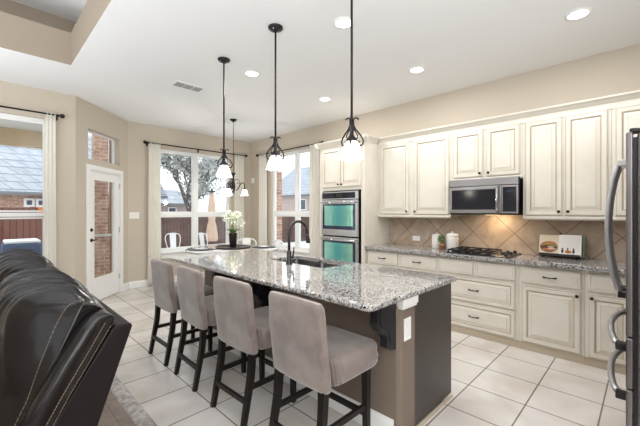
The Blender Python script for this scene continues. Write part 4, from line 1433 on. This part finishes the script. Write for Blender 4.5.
# closed cross-section of a back cushion (x, z), smoothed
ctrl = [(0.335, 1.020), (0.318, 1.070), (0.270, 1.098), (0.205, 1.112), (0.140, 1.108), (0.088, 1.082), (0.058, 1.025), (0.045, 0.93), (0.036, 0.82), (0.018, 0.73), (-0.005, 0.63), (-0.02, 0.54), (0.0, 0.47), (0.055, 0.47), (0.115, 0.60), (0.185, 0.755), (0.265, 0.895)]
def smooth_closed(P, sub):
    n = len(P); out_ = []
    for i in range(n):
        p0, p1, p2, p3 = (Vector(P[(i + k - 1) % n]) for k in range(4))
        for j in range(sub):
            t = j / sub
            out_.append(0.5 * ((2 * p1) + (-p0 + p2) * t + (2 * p0 - 5 * p1 + 4 * p2 - p3) * t * t + (-p0 + 3 * p1 - 3 * p2 + p3) * t ** 3))
    return out_
CS = smooth_closed(ctrl, 5)
cen = Vector((0.15, 0.78))
front = [max(0, min(1, ((p - cen).dot(Vector((-0.85, 0.53))) + 0.02) / 0.12)) for p in CS]   # 1 on the padded side
def cushion(y0, y1, seed, big, seams):
    mb = MB()
    rg = random.Random(seed)
    ph = [rg.uniform(0, 6.28) for _ in range(8)]
    NY = 150
    rings = []
    for k in range(NY + 1):
        t = k / NY
        e = min(t, 1 - t) * (y1 - y0)
        rd_ = min(1.0, e / 0.20)
        rr = (1 - (1 - rd_) ** 2) if rd_ < 1 else 1.0
        y = y0 + (y1 - y0) * t
        ring = []
        for i, p in enumerate(CS):
            s = i / len(CS)
            ff = front[i]
            puff = (0.030 * math.sin(PI * t) ** 0.5 - 0.012 * (1 - rr)) * ff - 0.006 * (1 - rr)
            w1 = math.sin(y * 23 + ph[1] + 2.2 * math.sin(s * 9 + ph[2]) + 1.3 * math.sin(y * 7 + ph[6]))
            w2 = math.sin(y * 61 + ph[3] + 2.6 * math.sin(s * 13 + ph[4]) + 1.6 * math.sin(y * 17 + ph[5]))
            w3 = math.sin(y * 118 + ph[7] + 3.0 * math.sin(s * 19 + ph[0]))
            top = math.exp(-((s - 0.16) / 0.13) ** 2)
            d = (p - cen)
            nrm = d.normalized()
            wr = 0.012 * w1 + (0.022 * (1 - abs(w2)) ** 1.0 * -1 + 0.0016 * w3) * (0.25 + 1.0 * top)
            q = p + nrm * (puff + big * wr * ff * rr)
            for ys in seams:
                q = q - nrm * (0.016 * math.exp(-abs((y - ys) / 0.016) ** 1.3) - 0.010 * math.exp(-((abs(y - ys) - 0.07) / 0.05) ** 2)) * ff
            # a soft fold across the pillow under the headrest
            q = q - nrm * (math.exp(-((s - 0.47 - 0.02 * math.sin(y * 9)) / 0.03) ** 2) * 0.012 * ff)
            if ff > 0 and y < (y0 + y1) / 2:
                q.x = q.x * rr + (1 - rr) * max(q.x, 0.105 + (q.y - 0.749) * 0.44)
            ring.append((q.x, y, q.y))
        rings.append(ring)
    mb.rings(rings)
    return mb
c1 = obj('back_cushion', cushion(1.425, 2.315, 4, 1.0, (1.452, 1.80)), M['leather'], r, label='creased glossy leather back cushion nearest the end')
c2 = obj('back_cushion', cushion(2.325, 3.36, 9, 1.0, (2.355, 2.75, 3.26)), M['leather'], r)
# padded side bolster at the near end, boxed and double stitched
def bolster(y0, y1, sgn):
    mb = MB()
    path = [((0.10, 0.62), (0.215, 0.60)), ((0.075, 0.735), (0.158, 0.725)), ((0.125, 0.83), (0.215, 0.825)), ((0.18, 0.93), (0.272, 0.92)), ((0.235, 1.02), (0.320, 0.998)), ((0.268, 1.058), (0.334, 1.025)), ((0.300, 1.066), (0.336, 1.040)), ((0.318, 1.060), (0.334, 1.045))]
    R = []
    for (a, c) in path:
        a, c = Vector(a), Vector(c)
        ring = []
        for j in range(16):
            an = 2 * PI * j / 16
            u = 0.5 + 0.5 * spow(math.cos(an), 0.6)
            v = 0.5 + 0.5 * spow(math.sin(an), 0.5)
            p = a.lerp(c, u)
            ring.append((p.x, y0 + (y1 - y0) * v, p.y))
        R.append(ring)
    mb.rings(R)
    return mb
bo = obj('side_bolster', bolster(1.342, 1.432, -1), M['leather'], r, label='smooth stitched side band')
bo2 = obj('side_bolster', bolster(3.345, 3.43, 1), M['leather'], r)
def stitch(par, pts, y, r_=0.0011, dash=0.0065):
    mb = MB()
    for i in range(len(pts) - 1):
        a, c = Vector(pts[i]), Vector(pts[i + 1])
        L_ = (c - a).length
        n = max(1, int(L_ / (dash * 1.45)))
        for k in range(n):
            p = a.lerp(c, (k + 0.1) / n); q = a.lerp(c, (k + 0.78) / n)
            mb.tube([p, q], r_, 4)
    obj('stitching', mb, M['thread'], par, label='pale stitching')
stitch(bo, [(0.152, 1.3405, 0.725), (0.205, 1.3405, 0.825), (0.262, 1.3405, 0.92), (0.308, 1.3405, 0.998), (0.322, 1.3405, 1.022)], 0)
stitch(bo, [(0.132, 1.3405, 0.728), (0.186, 1.3405, 0.828), (0.242, 1.3405, 0.925), (0.288, 1.3405, 1.006), (0.304, 1.3405, 1.034)], 0)
def cush_line(me_obj, y, s0, s1, lift=0.0015):
    """seam that follows the cushion surface at one y"""
    me = me_obj.data
    n = len(CS)
    off_ = wpos(me_obj)
    k = min(range(151), key=lambda kk: abs((me.vertices[kk * n].co + off_).y - y))
    pts = []
    for i in range(s0, s1):
        co = me.vertices[k * n + i].co + off_
        d_ = Vector((co.x - cen.x, 0, co.z - cen.y)).normalized()
        pts.append(co + d_ * lift)
    return pts
stitch(c1, cush_line(c1, 1.452, 4, 50), 0)
stitch(c1, cush_line(c1, 1.80, 6, 50), 0)
for (y0, y1) in ((1.56, 2.37), (2.385, 3.20)):
    b = MB(); b.box(-0.66, -0.02, y0, y1, 0.30, 0.475, 0.05, seg=4); obj('seat_cushion', b, M['leather'], r)
    b = MB(); b.box(-0.70, -0.56, y0, y1, 0.07, 0.30, 0.04, seg=3); obj('footrest', b, M['leather'], r)
for (y0, y1) in ((1.335, 1.55), (3.215, 3.44)):
    b = MB(); b.box(-0.68, 0.0, y0, y1, 0.06, 0.56, 0.05, seg=4); obj('armrest', b, M['leather'], r)

# ------------------------------------------------------------------ refrigerator
r = thing('refrigerator', 'stainless french door refrigerator seen from its side at the right edge', 'refrigerator', (2.48, -0.35, 0))
FX0, FX1 = 2.03, 2.93
b = MB(); b.box(FX0 + 0.006, FX1 - 0.006, -0.72, 0.035, 0.03, 1.765, 0.006); obj('fridge_body', b, M['fridge_side'], r)
b = MB(); b.box(FX0 + 0.02, FX1 - 0.02, 0.0355, 0.0485, 0.05, 1.75); obj('gasket', b, M['black'], r)
def fdoor(name, x0, x1, z0, z1):
    b = MB(); b.box(x0, x1, 0.049, 0.0725, z0, z1, 0.006, seg=3)
    return obj(name, b, M['dsteel'], r)
dl = fdoor('fridge_door', FX0, 2.477, 0.858, 1.772)
dr = fdoor('fridge_door', 2.483, FX1, 0.858, 1.772)
d1 = fdoor('drawer', FX0, FX1, 0.625, 0.850)
d2 = fdoor('drawer', FX0, FX1, 0.07, 0.617)
def vhandle(par, x):
    b = MB()
    P = [(x, 0.105, 0.99)]
    for i in range(11):
        t = i / 10
        P.append((x, 0.118 + 0.042 * math.sin(t * PI) ** 0.8, 1.0 + 0.66 * t))
    P.append((x, 0.105, 1.67))
    b.tube(P, 0.0135, 10)
    h_ = obj('handle', b, M['handle'], par)
    for z in (0.955, 1.66):
        b = MB(); b.box(x - 0.016, x + 0.016, 0.074, 0.118, z, z + 0.035, 0.004); obj('end_cap', b, M['black'] if z < 1 else M['steel'], h_)
vhandle(dl, 2.415)
vhandle(dr, 2.545)
def hhandle(par, z):
    b = MB()
    P = []
    for i in range(15):
        t = i / 14
        P.append((2.13 + 0.72 * t, 0.098 + 0.050 * math.sin(t * PI) ** 0.6, z + 0.014 * math.sin(t * PI)))
    b.tube(P, 0.015, 10)
    h_ = obj('handle', b, M['handle'], par)
    for x in (2.12, 2.845):
        b = MB(); b.box(x - 0.018, x + 0.018, 0.074, 0.112, z - 0.018, z + 0.018, 0.004); obj('end_cap', b, M['black'], h_)
hhandle(d1, 0.785)
hhandle(d2, 0.555)
for x in (FX0 + 0.05, FX1 - 0.05):
    b = MB(); b.box(x - 0.03, x + 0.03, -0.02, 0.06, 1.7725, 1.79, 0.004); b.tube([(x, 0.05, 1.772), (x, 0.05, 1.795)], 0.012, 10); obj('hinge_cover', b, M['black'], r)

# ------------------------------------------------------------------ outdoors
GZ = -0.35
b = MB(); b.face([(-40, -60, GZ), (80, -60, GZ), (80, 80, GZ), (-40, 80, GZ)]); struct('ground', b, M['snow'], label='snow-covered yard')
b = MB(); b.box(-4.6, 7.5, YB + TW + 0.02, 11.2, -0.30, -0.06); struct('patio', b, M['concrete'], label='pale concrete patio')
b = MB(); b.box(-4.8, DX0 - 0.12, YL + TW + 0.01, YB + TW, -0.30, -0.06); struct('patio', b, M['concrete'], label='pale concrete patio by the living room window')
# porch: soffit, tan beam, brick column
b = MB(); b.prism([(-6.0, YL + TW + 0.02), (0.80, YL + TW + 0.02), (1.15, 6.3), (1.15, 8.55), (-6.0, 8.55)], lambda x, y, z: (x, y, z), 2.93, 2.98); struct('porch_soffit', b, M['porchceil'], label='white porch soffit outside the living room window')
b = MB(); b.box(-6.0, 1.15, 8.30, 8.55, 2.64, 2.929); struct('porch_beam', b, M['tan'], label='tan porch beam outside the living room window')
r = thing('porch_column', 'brick porch column seen through the glazed door', 'column', (1.78, 8.42, -0.06))
b = MB(); b.box(1.68, 1.93, 8.29, 8.55, 0.93, 3.3); obj('shaft', b, M['brick'], r)
b = MB(); b.box(1.64, 1.95, 8.23, 8.61, -0.058, 0.88); obj('pedestal', b, M['brick'], r)
b = MB(); b.box(1.62, 1.97, 8.205, 8.635, 0.881, 0.929, 0.006); obj('capstone', b, M['concrete'], r)
r = thing('porch_post', 'tan boxed porch post just right of the brick column', 'post', (2.20, 8.42, -0.06))
b = MB(); b.box(2.00, 2.34, 8.32, 8.52, -0.058, 3.3, 0.004); obj('shaft', b, M['tan'], r)
b = MB(); b.box(1.975, 2.365, 8.295, 8.545, -0.059, 0.12, 0.004); obj('plinth', b, M['tan'], r)
r = thing('brick_pier', 'brick pier at the left edge of the side window outdoors', 'pier', (4.88, 6.32, GZ))
b = MB(); b.box(4.70, 5.02, 6.2, 6.5, GZ + 0.002, 3.0); obj('shaft', b, M['brick'], r)
b = MB(); b.box(4.67, 5.05, 6.17, 6.53, 3.0, 3.08, 0.01); obj('capstone', b, M['concrete'], r)

def fence(label, p, q, ztop, mt, cap=True):
    p, q = Vector(p), Vector(q)
    L_ = (q - p).length
    u = (q - p).normalized(); n_ = Vector((-u.y, u.x, 0))
    mx = Matrix(((u.x, n_.x, 0, p.x), (u.y, n_.y, 0, p.y), (0, 0, 1, 0), (0, 0, 0, 1)))
    r = thing('wooden_fence', label, 'fence', (p + q) / 2 + Vector((0, 0, GZ)))
    b = MB(); b.box(0, L_, -0.012, 0.012, GZ + 0.002, ztop, mx=mx); obj('boards', b, mt, r)
    b = MB()
    b.box(0, L_, -0.05, -0.013, ztop - 0.30, ztop - 0.21, mx=mx); b.box(0, L_, -0.05, -0.013, GZ + 0.3, GZ + 0.39, mx=mx)
    obj('rail', b, M['fencecap'] if cap else mt, r)
    if cap:
        b = MB(); b.box(0, L_, -0.06, 0.06, ztop, ztop + 0.04, mx=mx); obj('cap_rail', b, M['fencecap'], r)
    n = int(L_ / 2.4)
    for i in range(n + 1):
        b = MB(); x = i * L_ / n
        b.box(x - 0.05, x + 0.05, 0.013, 0.11, GZ + 0.002, ztop + 0.02, mx=mx); obj('post', b, mt, r)
fence('grey-brown board fence behind the patio umbrella', (4.0, 14.5, 0), (15.3, 14.5, 0), 1.32, M['fence'], cap=False)
fence('grey-brown fence with pale top rail seen through the side window', (15.5, 2.0, 0), (15.5, 14.45, 0), 1.42, M['fence'])
fence('reddish board fence seen through the living room window', (-7.5, 12.6, 0), (3.9, 12.6, 0), 1.52, M['fencered'], cap=False)

def house(label, cx, cy, wx, wy, zw, zr, along, mt, wins):
    """gabled house; ridge along 'x' or 'y'"""
    r = thing('neighbour_house', label, 'house', (cx, cy, GZ))
    b = MB(); b.box(cx - wx / 2, cx + wx / 2, cy - wy / 2, cy + wy / 2, GZ + 0.002, zw); wl = obj('wall', b, mt, r)
    b = MB()
    o_ = 0.5
    if along == 'x':
        tri = [(cy - wy / 2 - o_, zw - 0.05), (cy + wy / 2 + o_, zw - 0.05), (cy, zr)]
        b.prism(tri, lambda y, z, x: (x, y, z), cx - wx / 2 - o_, cx + wx / 2 + o_)
    else:
        tri = [(cx - wx / 2 - o_, zw - 0.05), (cx + wx / 2 + o_, zw - 0.05), (cx, zr)]
        b.prism(tri, lambda x, z, y: (x, y, z), cy - wy / 2 - o_, cy + wy / 2 + o_)
    obj('roof', b, M['snowroof'], r, label='snow-covered roof')
    b = MB()
    b.box(cx - wx / 2 - o_ - 0.02, cx + wx / 2 + o_ + 0.02, cy - wy / 2 - o_ - 0.02, cy + wy / 2 + o_ + 0.02, zw - 0.16, zw - 0.045)
    obj('eave', b, M['eave'], r)
    for (x0, x1, y0, y1, z0, z1) in wins:
        f = MB(); f.box(x0, x1, y0, y1, z0, z1, 0.01); wf = obj('window_frame', f, M['vinyl'], r)
        dx, dy = x1 - x0, y1 - y0
        g_ = MB()
        if dx > dy:
            g_.box(x0 + 0.08, x1 - 0.08, y0 - 0.01, y0 + 0.01, z0 + 0.08, z1 - 0.08)
        else:
            g_.box(x0 - 0.01, x0 + 0.01, y0 + 0.08, y1 - 0.08, z0 + 0.08, z1 - 0.08)
        obj('pane', g_, M['darkwin'], wf)
    return r
house('brick house with a wide snowy roof beyond the living room window', -1.0, 21.0, 14, 7.0, 2.2, 5.4, 'x', M['brick'], [(1.20, 1.52, 17.44, 17.52, 1.58, 1.92), (1.56, 1.86, 17.44, 17.52, 1.58, 1.92), (-1.6, -1.1, 17.44, 17.52, 1.5, 1.95)])
house('pale brick house behind the tree in the nook window', 9.2, 27.0, 2.8, 6.0, 2.0, 3.1, 'x', M['brickfar'], [(9.2, 9.8, 23.94, 24.02, 1.2, 1.7)])
house('snow-roofed house with small windows beyond the side window', 27.0, 25.0, 9.0, 11.0, 3.1, 6.6, 'y', M['brickfar'], [(23.5, 24.5, 19.44, 19.52, 1.5, 2.6), (25.5, 26.5, 19.44, 19.52, 1.5, 2.6), (22.44, 22.52, 21, 22.2, 1.5, 2.6), (22.44, 22.52, 24, 25.2, 1.5, 2.6)])
house('tall snowy gabled house at the right of the side window', 30.0, 14.4, 9.0, 7.0, 3.6, 8.2, 'x', M['brickfar'], [(25.44, 25.52, 14, 15.2, 1.9, 3.0), (25.44, 25.52, 15.8, 17.0, 1.9, 3.0)])

# tree
def tree(label, x, y, H, R, seed, nleaf):
    rg = random.Random(seed)
    r = thing('snowy_tree', label, 'tree', (x, y, GZ))
    b = MB()
    tips = []
    def grow(p, d, L_, rad, lev):
        pts = [p]
        q = p.copy()
        dd = d.copy()
        for i in range(4):
            dd = (dd + Vector((rg.gauss(0, 0.14), rg.gauss(0, 0.14), rg.gauss(0.02, 0.08)))).normalized()
            q = q + dd * L_ / 4
            pts.append(q.copy())
        b.tube(pts, [rad, rad * 0.9, rad * 0.8, rad * 0.7, rad * 0.6], 6 if lev < 3 else 4)
        if lev >= 2:
            tips.append(pts)
        if lev < 4:
            for k in range(3 if lev else 5):
                a = rg.uniform(0, 2 * PI)
                side = Vector((math.cos(a), math.sin(a), rg.uniform(0.1, 0.7)))
                grow(pts[rg.choice((2, 3, 4))], (dd * 0.75 + side * 0.75).normalized(), L_ * rg.uniform(0.6, 0.78), rad * 0.55, lev + 1)
    grow(Vector((x, y, GZ)), Vector((0.03, 0, 1)), H * 0.34, 0.17, 0)
    obj('trunk', b, M['bark'], r)
    b = MB()
    for i in range(nleaf):
        pts = rg.choice(tips)
        c = pts[rg.randrange(1, 5)] + Vector((rg.gauss(0, 0.16), rg.gauss(0, 0.16), rg.gauss(0, 0.14)))
        u = Vector((rg.gauss(0, 1), rg.gauss(0, 1), rg.gauss(0, 1))).normalized() * rg.uniform(0.05, 0.10)
        v = u.cross(Vector((rg.gauss(0, 1), rg.gauss(0, 1), 1))).normalized() * rg.uniform(0.03, 0.06)
        b.face([c - u, c + v, c + u, c - v])
    obj('foliage', b, M['foliage'], r, recalc=False)
    return r
tree('broad grey-green tree with snow in the nook window', 7.4, 15.9, 6.6, 2.6, 11, 5200)
tree('bare snowy tree right of the big tree, partly behind the chandelier', 10.6, 18.5, 5.6, 2.2, 23, 2200)

# patio umbrella (closed)
ux, uy = 4.98, 9.55
r = thing('patio_umbrella', 'closed peach patio umbrella standing outside the nook window', 'umbrella', (ux, uy, -0.06))
b = MB(); b.tube([(ux, uy, -0.02), (ux, uy, 2.02)], 0.02, 10); obj('pole', b, M['bronze'], r)
b = MB(); b.lathe([(0, -0.0595), (0.24, -0.0595), (0.24, -0.02), (0.1, 0.0), (0.05, 0.06), (0, 0.06)], (ux, uy, 0), 24); obj('base', b, M['iron'], r)
b = MB()
b.lathe([(0.0, 1.98), (0.04, 1.97), (0.075, 1.80), (0.10, 1.55), (0.11, 1.30), (0.085, 1.12), (0.12, 0.95), (0.155, 0.70), (0.165, 0.52), (0.15, 0.50), (0.03, 0.55), (0.0, 0.56)], (ux, uy, 0), 32, flute=lambda r_, z, a: (r_ * (1 + 0.16 * math.cos(a * 8)), z + 0.02 * math.cos(a * 8)))
obj('canopy', b, M['umb'], r)
b = MB(); b.lathe([(0.0, 2.12), (0.03, 2.09), (0.035, 2.05), (0.10, 2.03), (0.11, 2.0), (0.03, 1.985), (0, 1.985)], (ux, uy, 0), 14); obj('finial', b, M['iron'], r)
c2_ = dup(ch, (3.82, 9.4, -0.059), math.radians(268), 'white metal patio chair facing the house, left of the closed umbrella')
c2_['group'] = 'white metal patio chairs'
c3_ = dup(ch, (4.62, 9.15, -0.059), math.radians(20), 'white metal patio chair turned sideways just before the closed umbrella')
c3_['group'] = 'white metal patio chairs'
# covered patio furniture and orange box outside the left window
r = thing('covered_grill', 'blue covered patio furniture topped with snow outside the left window', 'furniture cover', (0.85, 9.4, -0.06))
b = MB(); b.box(0.30, 0.92, 9.0, 9.8, -0.058, 0.78, 0.08, seg=3); obj('cover', b, M['blue'], r)
b = MB(); b.box(0.33, 0.89, 9.03, 9.77, 0.76, 0.815, 0.025, seg=3); obj('snow_cap', b, M['snow'], r, label='snow on top')
b = MB(); b.box(1.16, 1.42, 12.49, 12.545, 1.28, 1.53, 0.01)
tag(obj('orange_sign', b, M['orange'], loc=(1.29, 12.5, 1.4)), 'small orange board hanging on the red fence', 'sign')
